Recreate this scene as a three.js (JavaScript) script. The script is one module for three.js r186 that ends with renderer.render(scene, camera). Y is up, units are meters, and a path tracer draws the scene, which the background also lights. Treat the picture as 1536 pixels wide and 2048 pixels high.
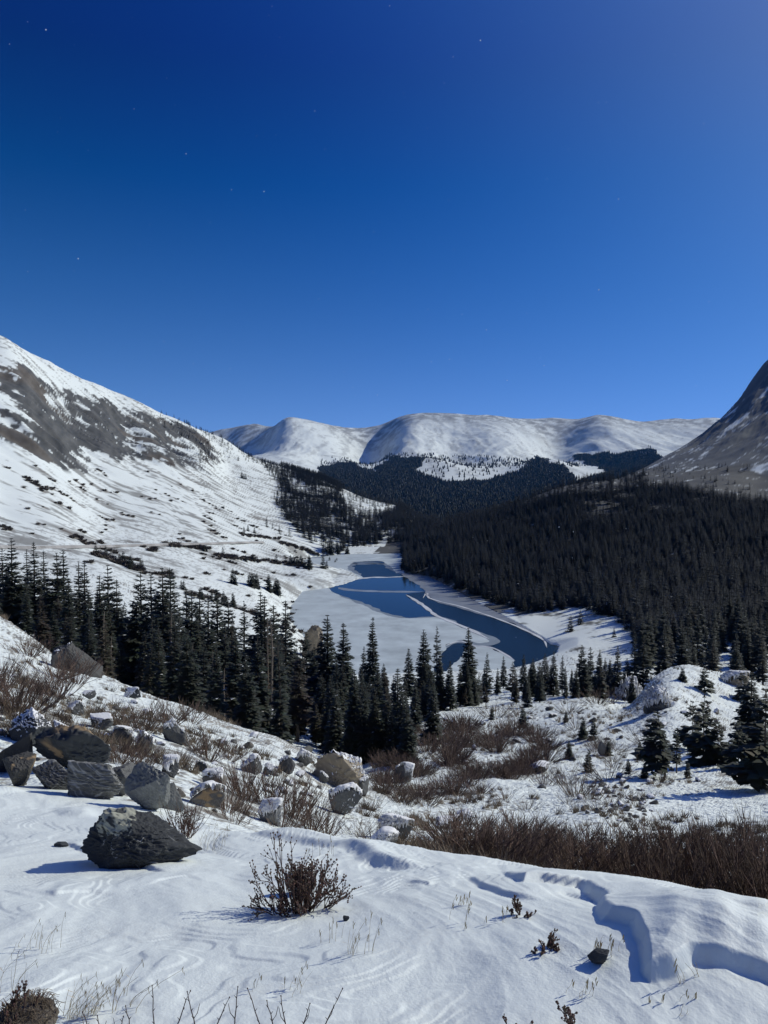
import * as THREE from 'three';
import { mergeGeometries } from 'three/addons/utils/BufferGeometryUtils.js';

// ---------------------------------------------------------------- camera, sky, sun, exposure
const FOCAL = 1547, PITCH = 2.72 * Math.PI / 180, CP = Math.cos(PITCH), SP = Math.sin(PITCH);
const EYE = 60;                                     // metres above the datum; the lake lies 55 m below the eye
const scene = new THREE.Scene();
const camera = new THREE.PerspectiveCamera(2 * Math.atan(1024 / FOCAL) * 180 / Math.PI, 0.75, 0.05, 40000);
camera.position.set(0, EYE, 0);
camera.rotation.set(-PITCH, 0, 0);
scene.add(camera);

const renderer = new THREE.WebGLRenderer({ antialias: true });
renderer.setSize(768, 1024);
renderer.toneMapping = THREE.LinearToneMapping;
renderer.toneMappingExposure = 1;
renderer.shadowMap.enabled = true;
renderer.shadowMap.type = THREE.PCFSoftShadowMap;

const SUN_AZ = 66 * Math.PI / 180, SUN_EL = 32 * Math.PI / 180;
const SUN = new THREE.Vector3(Math.sin(SUN_AZ) * Math.cos(SUN_EL), Math.sin(SUN_EL), -Math.cos(SUN_AZ) * Math.cos(SUN_EL));
{
  const W = 512, H = 256, data = new Float32Array(W * H * 4);
  const sm = (a, b, x) => { x = Math.min(1, Math.max(0, (x - a) / (b - a))); return x * x * (3 - 2 * x); };
  for (let j = 0; j < H; j++) {
    const el = ((j + 0.5) / H - 0.5) * Math.PI, y = Math.sin(el);
    for (let i = 0; i < W; i++) {
      const az = ((i + 0.5) / W - 0.5) * 2 * Math.PI;
      const x = Math.cos(az) * Math.cos(el), z = Math.sin(az) * Math.cos(el);
      const g = Math.acos(Math.min(1, Math.max(-1, x * SUN.x + y * SUN.y + z * SUN.z))) * 180 / Math.PI;
      const e = Math.max(0, el) * 180 / Math.PI;
      const c = [Math.max(0.0004, 0.275 * Math.exp(-e / 7) - 0.015), Math.max(0.009, 0.514 * Math.exp(-e / 10) - 0.0237), Math.max(0.07, 1.062 * Math.exp(-e / 14) - 0.0877)];
      const ray = 0.9 + 0.22 * Math.cos(g * Math.PI / 180) ** 2;         // darker a right angle from the sun
      const near = 1.2 * Math.exp(-g / 5), q = (s) => Math.exp(-((g / s) ** 2));   // bright air round the sun
      const o = (j * W + i) * 4;
      data[o] = c[0] * ray + 0.35 * q(29) + near; data[o + 1] = c[1] * ray + 0.389 * q(36) + near; data[o + 2] = c[2] * ray + 0.576 * q(52) + near;
      data[o + 3] = 1;
      if (el <= 0) { data[o] = 0.16; data[o + 1] = 0.2; data[o + 2] = 0.27; }
    }
  }
  const sky = new THREE.DataTexture(data, W, H, THREE.RGBAFormat, THREE.FloatType);
  sky.mapping = THREE.EquirectangularReflectionMapping; sky.magFilter = THREE.LinearFilter; sky.needsUpdate = true;
  scene.background = sky; scene.environment = sky;
}
const sun = new THREE.DirectionalLight(new THREE.Color().setRGB(0.95, 0.93, 0.79), 3.7);
sun.name = 'sun';
sun.position.copy(SUN).multiplyScalar(3000).add(new THREE.Vector3(0, EYE, -300));
sun.target.position.set(0, EYE - 30, -300); scene.add(sun, sun.target);
sun.castShadow = true; sun.shadow.mapSize.set(4096, 4096);
Object.assign(sun.shadow.camera, { left: -900, right: 900, top: 900, bottom: -900, near: 10, far: 7000 });

// ---------------------------------------------------------------- numbers and noise
function rng(seed) { let a = seed >>> 0; return () => { a = (a + 0x6D2B79F5) | 0; let t = Math.imul(a ^ (a >>> 15), 1 | a); t = (t + Math.imul(t ^ (t >>> 7), 61 | t)) ^ t; return ((t ^ (t >>> 14)) >>> 0) / 4294967296; }; }
const clamp = (x, a = 0, b = 1) => x < a ? a : x > b ? b : x;
const smooth = (a, b, x) => { x = clamp((x - a) / (b - a)); return x * x * (3 - 2 * x); };
const mix = (a, b, t) => a + (b - a) * t;
const PERM = new Uint8Array(512), GX = new Float32Array(256), GY = new Float32Array(256);
{ const r = rng(77); const p = [...Array(256).keys()]; for (let i = 255; i > 0; i--) { const j = Math.floor(r() * (i + 1)); [p[i], p[j]] = [p[j], p[i]]; }
  for (let i = 0; i < 512; i++) PERM[i] = p[i & 255]; for (let i = 0; i < 256; i++) { const a = i / 256 * 2 * Math.PI; GX[i] = Math.cos(a); GY[i] = Math.sin(a); } }
function n2(x, y) {                                  // gradient noise, about -1..1
  const xi = Math.floor(x), yi = Math.floor(y), fx = x - xi, fy = y - yi, X = xi & 255, Y = yi & 255;
  const a = PERM[PERM[X] + Y], b = PERM[PERM[X + 1] + Y], c = PERM[PERM[X] + Y + 1], d = PERM[PERM[X + 1] + Y + 1];
  const u = fx * fx * fx * (fx * (fx * 6 - 15) + 10), v = fy * fy * fy * (fy * (fy * 6 - 15) + 10);
  const g0 = GX[a] * fx + GY[a] * fy, g1 = GX[b] * (fx - 1) + GY[b] * fy, g2 = GX[c] * fx + GY[c] * (fy - 1), g3 = GX[d] * (fx - 1) + GY[d] * (fy - 1);
  return 1.55 * mix(mix(g0, g1, u), mix(g2, g3, u), v);
}
function fbm(x, y, o = 4, gain = 0.5) { let s = 0, a = 1, t = 0; for (let i = 0; i < o; i++) { s += a * n2(x, y); t += a; a *= gain; x = x * 2.03 + 17.3; y = y * 2.03 - 9.1; } return s / t; }
function ridged(x, y, o = 4) { let s = 0, a = 1, t = 0; for (let i = 0; i < o; i++) { s += a * (1 - Math.abs(n2(x, y))); t += a; a *= 0.5; x = x * 2.07 + 5.7; y = y * 2.07 + 3.3; } return s / t; }
function n3(x, y, z) { return (n2(x + 0.37 * z, y - 0.61 * z) + n2(y + 31.7 + 0.53 * x, z + 11.2 - 0.29 * y) + n2(z - 7.9 + 0.41 * y, x + 3.1 + 0.23 * z)) / 1.9; }
function fbm3(x, y, z, o = 4) { let s = 0, a = 1, t = 0; for (let i = 0; i < o; i++) { s += a * n3(x, y, z); t += a; a *= 0.5; x *= 2.03; y *= 2.03; z *= 2.03; } return s / t; }

// ---------------------------------------------------------------- where a sight line goes; d is the distance ahead in metres
function sight(px, py) { const x = (px - 768) / FOCAL, y = -(py - 1024) / FOCAL, f = CP + y * SP; return [x / f, (y * CP - SP) / f]; }
function project(X, Y, d) { const y = (Y * CP + d * SP), f = (d * CP - Y * SP); return [768 + X / f * FOCAL, 1024 - y / f * FOCAL]; }

// ---------------------------------------------------------------- the lie of the land: surveyed points [column, row, distance ahead]
const LAKE = -55;
const SURVEY = [
  [-900, [[2048, 2.2], [1800, 3.8], [1560, 8], [1400, 14], [1200, 30], [1050, 60], [1000, 100], [880, 220], [700, 330], [500, 480], [420, 600], [700, 1500], [860, 3000], [860, 6000]]],
  [-250, [[2048, 2.2], [1810, 3.6], [1650, 5.8], [1545, 8.4], [1440, 12], [1320, 23], [1190, 45], [1190, 90], [1080, 220], [930, 310], [740, 430], [600, 540], [545, 610], [620, 800], [800, 1500], [880, 3000], [860, 6000]]],
  [0, [[2048, 2.2], [1840, 3.3], [1700, 5.2], [1590, 7.6], [1567, 8.6], [1560, 9.6], [1450, 13], [1335, 24], [1238, 44], [1255, 75], [1190, 150], [1100, 240], [1000, 330], [850, 440], [740, 550], [672, 640], [700, 790], [800, 1300], [900, 3000], [880, 6500], [900, 9000]]],
  [50, [[760, 560], [700, 680], [722, 800]]], [100, [[820, 560], [775, 640], [726, 720], [748, 860]]], [150, [[805, 670], [752, 765], [772, 900]]], [250, [[850, 760], [794, 855], [812, 1000]]],
  [300, [[880, 720], [850, 810], [815, 900], [838, 1060]]], [350, [[880, 860], [839, 950], [862, 1120]]], [450, [[925, 960], [882, 1045], [905, 1250]]],
  [200, [[2048, 2.2], [1840, 3.2], [1720, 4.8], [1620, 7], [1600, 8], [1500, 13], [1400, 24], [1347, 34], [1385, 50], [1330, 80], [1230, 150], [1125, 250], [1092, 320], [1000, 430], [900, 560], [820, 715], [773, 810], [792, 960], [870, 1500], [940, 3000], [880, 6500]]],
  [400, [[2048, 2.2], [1840, 3.2], [1740, 4.5], [1658, 6.4], [1648, 7.4], [1560, 13], [1480, 22], [1428, 32], [1450, 45], [1390, 80], [1290, 150], [1180, 250], [1105, 370], [1050, 450], [980, 600], [920, 780], [862, 1000], [885, 1300], [930, 2500], [905, 4700], [866, 6400], [890, 8500]]],
  [440, [[915, 5600], [885, 6700], [857, 7700], [890, 9500]]],
  [510, [[912, 5000], [885, 6000], [848, 6900]]],
  [480, [[1740, 4.4], [1660, 6.2], [1665, 7], [1640, 10], [1530, 20], [1455, 31], [1480, 44], [1100, 420], [900, 1090], [920, 1500], [908, 5100], [880, 6300], [852, 7300], [890, 9000]]],
  [570, [[2048, 2.2], [1840, 3.2], [1740, 4.4], [1668, 5.9], [1680, 7.2], [1660, 11], [1570, 19], [1483, 29], [1510, 42], [1450, 75], [1370, 130], [1280, 200], [1205, 280], [1150, 380], [1090, 500], [1050, 600], [1000, 800], [960, 1000], [935, 1200], [955, 1600], [930, 3000], [908, 4000], [885, 4700], [838, 5600], [875, 7500]]],
  [620, [[925, 3900], [890, 4700], [843, 5800]]],
  [650, [[1690, 5.5], [1700, 8], [1600, 20], [1522, 30], [1540, 42], [1220, 270], [1190, 310], [1125, 450], [958, 1180], [980, 1500], [930, 4100], [880, 5000], [848, 6100], [885, 9000]]],
  [700, [[2048, 2.2], [1840, 3.1], [1740, 4.3], [1692, 5.4], [1712, 7.2], [1690, 12], [1630, 18], [1580, 24], [1548, 30], [1545, 42], [1475, 75], [1405, 120], [1345, 205], [0, 240], [0, 340], [0, 440], [1100, 570], [1060, 660], [1010, 850], [985, 1060], [1010, 1500], [960, 2800], [925, 4200], [858, 6600], [880, 8500]]],
  [745, [[930, 5100], [895, 5900], [853, 6900], [890, 9000]]],
  [800, [[2048, 2.2], [1840, 3.0], [1740, 4.2], [1697, 5.2], [1725, 7], [1700, 12], [1662, 17], [1600, 25], [1560, 33], [1505, 52], [1450, 80], [1400, 125], [1345, 205], [0, 240], [0, 400], [0, 530], [1098, 585], [1060, 690], [1030, 900], [1014, 1000], [1035, 1400], [1000, 2200], [950, 3000], [925, 3900], [880, 5000], [836, 6400], [860, 8500]]],
  [860, [[1045, 960], [1060, 1200], [1030, 1700], [945, 3100], [920, 3500]]],
  [905, [[2048, 2.2], [1840, 3.0], [1750, 4.0], [1704, 5.0], [1740, 7], [1720, 12], [1650, 20], [1600, 28], [1540, 40], [1480, 62], [1440, 85], [1400, 125], [1345, 200], [0, 240], [0, 330], [1170, 375], [1140, 410], [1090, 510], [1060, 620], [1042, 760], [1050, 1000], [1025, 1800], [965, 2800], [925, 3500], [940, 3900], [890, 4900], [828, 6300], [850, 8500]]],
  [980, [[1030, 740], [960, 2900], [935, 3500], [880, 4900], [831, 6300], [885, 9000]]],
  [1050, [[2048, 2.2], [1840, 2.9], [1760, 3.8], [1722, 4.7], [1770, 7], [1740, 12], [1650, 20], [1590, 29], [1530, 42], [1480, 62], [1430, 90], [1390, 130], [1340, 200], [0, 235], [1250, 280], [1200, 330], [1120, 430], [1050, 560], [1003, 720], [1012, 900], [1010, 1800], [955, 2900], [925, 3500], [930, 3900], [890, 5000], [837, 6700], [890, 9000]]],
  [1110, [[2048, 2.1], [1750, 4.3], [978, 720], [940, 3000], [918, 3400], [930, 4000], [910, 5400], [870, 6000], [835, 6900], [880, 9000]]],
  [1200, [[2048, 2.2], [1840, 2.8], [1782, 3.5], [1750, 4.3], [1800, 7], [1770, 12], [1650, 20], [1590, 29], [1540, 40], [1470, 58], [1425, 80], [1400, 110], [1370, 150], [1312, 212], [1245, 265], [1190, 320], [1100, 430], [1020, 560], [968, 720], [962, 800], [970, 950], [985, 1500], [950, 3000], [935, 3300], [950, 3700], [905, 4700], [860, 5500], [829, 6300], [890, 9000]]],
  [1260, [[1440, 66], [1412, 78], [1420, 95]]],
  [1300, [[1400, 72], [1362, 86], [1400, 115]]],
  [1390, [[1400, 72], [1330, 90], [1380, 120]]],
  [1480, [[1410, 76], [1348, 94], [1385, 125]]],
  [1340, [[2048, 2.2], [1840, 2.7], [1805, 3.2], [1782, 4.0], [1835, 7], [1790, 12], [1680, 19], [1600, 28], [1545, 38], [1500, 50], [1440, 60], [1370, 75], [1336, 88], [1390, 120], [1340, 180], [1250, 250], [1150, 350], [1060, 470], [990, 620], [960, 740], [930, 870], [908, 1050], [930, 1400], [925, 3000], [890, 4900], [837, 6700], [890, 9000]]],
  [1430, [[2048, 2.2], [1840, 2.6], [1822, 3.1], [1802, 3.8], [1858, 7], [1800, 12], [1690, 18], [1610, 26], [1550, 35], [1500, 48], [1400, 75], [1345, 90], [1385, 130], [1300, 200], [1180, 320], [1080, 430], [1000, 580], [970, 660], [930, 790], [885, 930], [850, 1085], [880, 1400], [910, 3000], [880, 5000], [834, 6500], [890, 9000]]],
  [1536, [[2048, 2.2], [1850, 2.5], [1836, 2.9], [1826, 3.6], [1890, 7], [1820, 12], [1700, 17], [1620, 24], [1570, 31], [1530, 40], [1470, 55], [1400, 80], [1375, 100], [1370, 140], [1300, 200], [1180, 310], [1080, 420], [1015, 540], [980, 630], [920, 745], [850, 900], [790, 1050], [724, 1215], [750, 1550], [850, 3200], [850, 6500], [890, 9000]]],
  [1790, [[2048, 2.2], [1920, 2.5], [1890, 3], [1880, 3.6], [1950, 7], [1850, 12], [1640, 20], [1560, 31], [1500, 50], [1400, 100], [1250, 200], [1080, 350], [970, 520], [850, 760], [700, 1050], [560, 1380], [620, 1900], [800, 3700], [830, 6500], [880, 9000]]],
  [2500, [[2048, 2.2], [1920, 3], [2000, 7], [1700, 20], [1500, 60], [1300, 200], [1050, 500], [900, 900], [800, 1300], [850, 3000], [850, 6500]]],
];
const US = 5;                                        // how far apart columns count against distances
const KU = [], KV = [], KE = [];
for (const [px, list] of SURVEY) for (const [py, d] of list) {
  const u = (px - 768) / FOCAL; let e;
  if (py === 0) { KU.push(u * US); KE.push((LAKE - 1.5) / d); } else { const s = sight(px, py); KU.push(s[0] * US); e = s[1]; KE.push(e); }
  KV.push(Math.log(d));
}
for (const px of [-900, -250, 100, 480, 768, 1050, 1300, 1536, 1790, 2500]) { KU.push((px - 768) / FOCAL * US); KV.push(Math.log(0.9)); KE.push(-1.52 / 0.9); KU.push((px - 768) / FOCAL * US); KV.push(Math.log(1.4)); KE.push(-1.55 / 1.4); }
const NK = KU.length, CC = 0.1 * 0.1;
const WGT = (() => {                                 // solve for the smooth surface through the points
  const n = NK + 3, A = Array.from({ length: n }, () => new Float64Array(n + 1));
  for (let i = 0; i < NK; i++) {
    for (let j = 0; j < NK; j++) A[i][j] = Math.sqrt((KU[i] - KU[j]) ** 2 + (KV[i] - KV[j]) ** 2 + CC);
    A[i][i] -= 0.004;
    A[i][NK] = A[NK][i] = 1; A[i][NK + 1] = A[NK + 1][i] = KU[i]; A[i][NK + 2] = A[NK + 2][i] = KV[i]; A[i][n] = KE[i];
  }
  for (let c = 0; c < n; c++) {
    let p = c; for (let r = c + 1; r < n; r++) if (Math.abs(A[r][c]) > Math.abs(A[p][c])) p = r;
    [A[c], A[p]] = [A[p], A[c]];
    for (let r = c + 1; r < n; r++) { const f = A[r][c] / A[c][c]; if (f) for (let k = c; k <= n; k++) A[r][k] -= f * A[c][k]; }
  }
  const w = new Float64Array(n);
  for (let r = n - 1; r >= 0; r--) { let s = A[r][n]; for (let k = r + 1; k < n; k++) s -= A[r][k] * w[k]; w[r] = s / A[r][r]; }
  return w;
})();
const fKU = Float64Array.from(KU), fKV = Float64Array.from(KV);
function baseE(u, v) {                               // close by, the survey's columns are blended into an even bank
  const k = smooth(2.25, 1.6, v); if (k === 0) return surveyE(u, v);
  return mix(surveyE(u, v), (surveyE(u - 0.11, v) + 2 * surveyE(u - 0.055, v) + 2 * surveyE(u, v) + 2 * surveyE(u + 0.055, v) + surveyE(u + 0.11, v)) / 8, k);
}
function surveyE(u, v) {
  const U = u * US; let s = WGT[NK] + WGT[NK + 1] * U + WGT[NK + 2] * v;
  for (let i = 0; i < NK; i++) { const a = U - fKU[i], b = v - fKV[i]; s += WGT[i] * Math.sqrt(a * a + b * b + CC); }
  return s;
}
const baseY = (X, d) => d * baseE(X / d, Math.log(d));
function hitOn(f, px, py, d0 = 1.2, d1 = 9000) {     // first place where a sight line meets the ground
  const [u, e] = sight(px, py); let a = d0;
  for (let d = d0 * 1.01; d < d1; d *= 1.01) {
    if (f(u * d, d) >= e * d) { let lo = a, hi = d; for (let i = 0; i < 18; i++) { const m = (lo + hi) / 2; if (f(u * m, m) >= e * m) hi = m; else lo = m; } return [u * hi, hi]; }
    a = d;
  }
  return [u * d1, d1];
}

// ---------------------------------------------------------------- outlines on the lake level and on the near snow
const lakePoint = (px, py) => { const [u, e] = sight(px, py), d = LAKE / e; return [u * d, d]; };
function inside(poly, x, y) { let c = false; for (let i = 0, j = poly.length - 1; i < poly.length; j = i++) { const [xi, yi] = poly[i], [xj, yj] = poly[j]; if ((yi > y) !== (yj > y) && x < (xj - xi) * (y - yi) / (yj - yi) + xi) c = !c; } return c; }
function segDist(poly, x, y, closed) {               // [distance, side, place along 0..1]
  let best = 1e9, side = 1, at = 0; const n = poly.length, m = closed ? n : n - 1;
  for (let i = 0; i < m; i++) {
    const [ax, ay] = poly[i], [bx, by] = poly[(i + 1) % n], dx = bx - ax, dy = by - ay;
    const t = clamp(((x - ax) * dx + (y - ay) * dy) / (dx * dx + dy * dy)), ex = x - ax - t * dx, ey = y - ay - t * dy, q = ex * ex + ey * ey;
    const sd = (dx * ey - dy * ex) / Math.hypot(dx, dy);
    if (q < best - 1e-9 || (q < best + 1e-9 && Math.abs(sd) > Math.abs(side))) { best = Math.min(best, q); side = sd; at = (i + t) / m; }
  }
  return [Math.sqrt(best), side, at];
}
const SHORE = [[690, 1356], [648, 1318], [606, 1272], [578, 1238], [582, 1212], [605, 1183], [650, 1177], [690, 1168], [722, 1156], [700, 1143], [680, 1136], [640, 1140], [612, 1132], [604, 1122], [625, 1114], [680, 1109], [806, 1107], [804, 1126], [808, 1146], [857, 1152], [910, 1179], [951, 1203], [992, 1224], [1033, 1245], [1082, 1273], [1100, 1288], [1118, 1292], [1112, 1308], [1070, 1326], [1000, 1345], [900, 1352], [800, 1354], [700, 1354]].map(([x, y]) => lakePoint(x, y));
const LB = [Math.min(...SHORE.map((p) => p[0])) - 25, Math.max(...SHORE.map((p) => p[0])) + 25, Math.min(...SHORE.map((p) => p[1])) - 20, Math.max(...SHORE.map((p) => p[1])) + 40];
function lakeBed(X, d, Y) {
  if (X < LB[0] || X > LB[1] || d < LB[2] || d > LB[3]) return Y;
  const [s] = segDist(SHORE, X, d, true);
  if (inside(SHORE, X, d)) return LAKE - Math.min(3, 0.15 + s * 0.25);
  const floor = LAKE + 0.25 + s * 0.03, k = smooth(0, 18, s);
  return mix(Math.min(Math.max(Y, floor), LAKE + 0.25 + s * 0.45), Math.max(Y, floor), k);
}

const onNear = (px, py) => hitOn(baseY, px, py, 1.2, 12);
const lip = (pts, h, len, w = 0.03) => { const p = pts.map(([x, y]) => onNear(x, y)), R = len * 2.2; return { pts: p, h, len, w, box: [Math.min(...p.map((q) => q[0])) - R, Math.max(...p.map((q) => q[0])) + R, Math.min(...p.map((q) => q[1])) - R, Math.max(...p.map((q) => q[1])) + R] }; };
const LIPS = [                                       // edges of wind-cut snow slabs; the slab lies on the far side
  lip([[2100, 2330], [1800, 2130], [1600, 2020], [1470, 1972], [1395, 1945], [1362, 1966], [1300, 1980], [1266, 1960], [1264, 1900], [1240, 1868], [1190, 1852], [1182, 1830], [1194, 1806], [1150, 1782], [1085, 1778], [1038, 1782], [1010, 1768], [1000, 1742], [985, 1730]], 0.09, 1.1, 0.05),
  lip([[880, 1738], [836, 1741], [768, 1736], [712, 1722], [684, 1700], [640, 1694], [560, 1684], [497, 1676], [455, 1662]], 0.085, 0.7, 0.13),
  lip([[900, 1762], [862, 1775], [812, 1768], [772, 1742]], 0.045, 0.25, 0.04),
  lip([[1100, 1812], [1040, 1806], [985, 1792], [935, 1764], [915, 1748]], 0.045, 0.35, 0.04),
  lip([[1230, 1812], [1190, 1800], [1130, 1790], [1090, 1794]], 0.03, 0.2, 0.04),
  lip([[215, 1640], [150, 1641], [108, 1636], [92, 1612]], 0.06, 0.5, 0.16),
  lip([[340, 1756], [276, 1736], [215, 1714], [150, 1700], [100, 1688]], 0.05, 0.25, 0.04),
  lip([[90, 1588], [20, 1592], [-60, 1604]], 0.05, 0.4, 0.2),
  lip([[420, 1770], [370, 1762], [330, 1768], [290, 1780]], 0.02, 0.2, 0.04),
  lip([[250, 1790], [180, 1786], [110, 1796], [40, 1790]], 0.025, 0.3, 0.05),
];
const sweep = (x, y) => 0.5 + 0.5 * n2(x, y);
function nearSnow(X, d) {                            // drifts, wind ripples and cut edges close by
  let y = 0;
  const wx = X + 0.35 * n2(X * 0.8 + 4, d * 0.8), wd = d + 0.35 * n2(X * 0.8 - 9, d * 0.8 + 7);
  y += 0.03 * fbm(wx * 0.9 + 3, wd * 0.55, 3);
  const a = fbm(wx * 2.3 + wd * 0.4, wd * 0.9 + 20, 3);            // long ridges that run with the wind
  y += 0.018 * a;
  const rp = 1 - Math.abs(n2((wx + 0.3 * wd) * 5.5, (wd - 0.3 * wx) * 0.8 - 3)), rm = smooth(0.3, 0.75, sweep(X * 0.9 + 7, d * 0.7)) * smooth(-0.6, 0.8, X);
  y += 0.0085 * rp * rp * rm;
  const r2 = 1 - Math.abs(n2((wx + 0.3 * wd) * 14, (wd - 0.3 * wx) * 2.2 + 8)); y += 0.003 * r2 * r2 * smooth(-0.8, 0.6, X) * sweep(X * 2 + 3, d * 1.5);
  const f = fbm(wx * 1.3 - 13, wd * 1.3 + 4, 3) * 8, fl = Math.floor(f), fr = f - fl;   // layers laid bare by the wind
  y += 0.006 * (fl + smooth(0.6, 0.97, fr)) * smooth(0.22, 0.6, sweep(X * 0.7 - 5, d * 0.8 + 2));
  y += 0.0012 * fbm(X * 26, d * 20, 2) + 0.004 * smooth(0.5, 0.9, 1 - Math.abs(n2(wx * 4.1 + 2, wd * 2.2))) * sweep(X * 1.3, d * 1.1 + 9);
  y += 0.0016 * fbm(X * 9, d * 9, 3);
  for (const L of LIPS) {
    if (X < L.box[0] || X > L.box[1] || d < L.box[2] || d > L.box[3]) continue;
    const m = L.pts.length - 1; let best = 9, side = 1; const D = [], A = [];
    for (let i = 0; i < m; i++) {
      const [ax, ay] = L.pts[i], [bx, by] = L.pts[i + 1], dx = bx - ax, dy = by - ay, t = clamp(((X - ax) * dx + (d - ay) * dy) / (dx * dx + dy * dy)), ex = X - ax - t * dx, ey = d - ay - t * dy, q = Math.hypot(ex, ey), sd = (dx * ey - dy * ex) / Math.hypot(dx, dy);
      D.push(q); A.push(smooth(0, 0.22, (i + t) / m) * smooth(1, 0.78, (i + t) / m));
      if (q < best - 1e-6 || (q < best + 1e-6 && Math.abs(sd) > Math.abs(side))) { best = Math.min(best, q); side = sd; }
    }
    if (side > 0 || best > 3) continue;
    let w = 0, ends = 0; for (let i = 0; i < m; i++) { const g = Math.exp((best - D[i]) / (0.04 + 0.5 * best)); w += g; ends += g * A[i]; } ends /= w;
    for (const [e, b] of [[0, 1], [m, m - 1]]) { const [ex, ey] = L.pts[e], tx = ex - L.pts[b][0], ty = ey - L.pts[b][1], t = ((X - ex) * tx + (d - ey) * ty) / Math.hypot(tx, ty), q = Math.hypot(X - ex, d - ey); ends *= 1 - smooth(-0.2, 0.0, t) * smooth(1.6 * L.len + 0.3, 0.8 * L.len, q); }
    const s = best, wob = s - 0.01 + 0.03 * n2(X * 4, d * 4) ;
    y += L.h * ends * smooth(0, 0.02, s) * (0.55 * smooth(0, L.w, wob) + 0.45 * smooth(0, 0.3, wob)) * Math.exp(-((s / L.len) ** 2));
  }
  return y;
}
function crestAt(u) { const px = 768 + u * FOCAL; const c = [[-900, 8], [-250, 8.4], [0, 8.6], [200, 8], [400, 7], [480, 6.2], [570, 5.9], [700, 5.4], [800, 5.2], [905, 5], [1050, 4.7], [1200, 4.3], [1340, 4], [1430, 3.8], [1536, 3.6], [1790, 3.6], [3500, 3.6]]; for (let i = 0; i < c.length - 1; i++) if (px < c[i + 1][0]) return mix(c[i][1], c[i + 1][1], clamp((px - c[i][0]) / (c[i + 1][0] - c[i][0]))); return 3.6; }

// which stretch of country a spot belongs to
const leftSlope = (X, d) => smooth(170, 260, d) * smooth(1700, 1400, d) * smooth(25, -25, X + 0.02 * d - (d > 520 ? (d - 520) * 0.15 : 0));
const rightHill = (X, d) => smooth(200, 250, d) * smooth(2300, 1900, d) * smooth(-60, 40, X - 0.02 * d) * (1 - leftSlope(X, d));
const farness = (d) => smooth(1700, 2400, d);
const cliffBand = (X, d, Y) => { const lo = 6 + 12 * n2(d / 130, 3.3), hi = 82 + 12 * n2(d / 150, 8.8) - Math.max(0, d - 620) * 0.06; return smooth(lo - 8, lo + 10, Y) * smooth(hi + 12, hi - 8, Y) * smooth(380, 450, d + X * -0.1) * smooth(1010, 930, d); };

function height(X, d, fine = true) {
  const u = X / d; let Y = baseY(X, d);
  const cr = crestAt(u), near = smooth(cr * 1.25, cr * 0.98, d);
  if (near > 0 && fine) Y += near * nearSnow(X, d);
  const mid = smooth(cr, cr * 1.5, d) * smooth(260, 200, d);
  if (mid > 0) {
    const k = smooth(6, 40, d);
    Y += mid * (mix(0.05, 0.45, k) * fbm(X / mix(1.4, 7, k), d / mix(1.4, 7, k), 4) + mix(0.03, 0.1, k) * fbm(X / 0.6, d / 0.6, 3));
  }
  const L = leftSlope(X, d);
  if (L > 0.001) {
    const cb = cliffBand(X, d, Y) * L;
    const wx = X + 9 * n2(X / 60, d / 60), wd = d + 7 * n2(X / 50 + 3, d / 50);
    Y += L * smooth(240, 330, d) * (0.8 * fbm(X / 40, d / 16, 2) + 2.2 * fbm(X / 90, d / 60, 3));
    if (cb > 0.001) Y += cb * smooth(95, 62, Y) * (12 * (ridged(wx / 85 + wd / 110, wd / 34, 2) - 0.68) + 4 * (ridged(wx / 40 + 7, wd / 24, 2) - 0.68));
  }
  const R = rightHill(X, d);
  if (R > 0.001) {
    const rock = smooth(8, 45, Y);
    Y += R * smooth(260, 400, d) * (2.5 * fbm(X / 60, d / 60, 4) + rock * (9 * (ridged((X + d) / 260, (X - d) / 62, 4) - 0.6)));
  }
  const F = farness(d);
  if (F > 0) Y += F * (smooth(2900, 4300, d) * (46 * (ridged(X / 520 + d / 5200 + 0.5 * n2(X / 900, d / 900), d / 2600 + 0.4, 4) - 0.72) + 8 * fbm(X / 110, d / 420, 4) + 9 * (ridged(X / 150 + d / 1500, d / 900, 3) - 0.7)) * mix(1, 0.22, smooth(5000, 6200, d)) + 8 * fbm(X / 300, d / 300, 3));
  return lakeBed(X, d, Y);
}
const ground = (X, d) => height(X, d);
const hit = (px, py, d0, d1) => hitOn((x, z) => height(x, z, z < 9), px, py, d0, d1);

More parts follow.
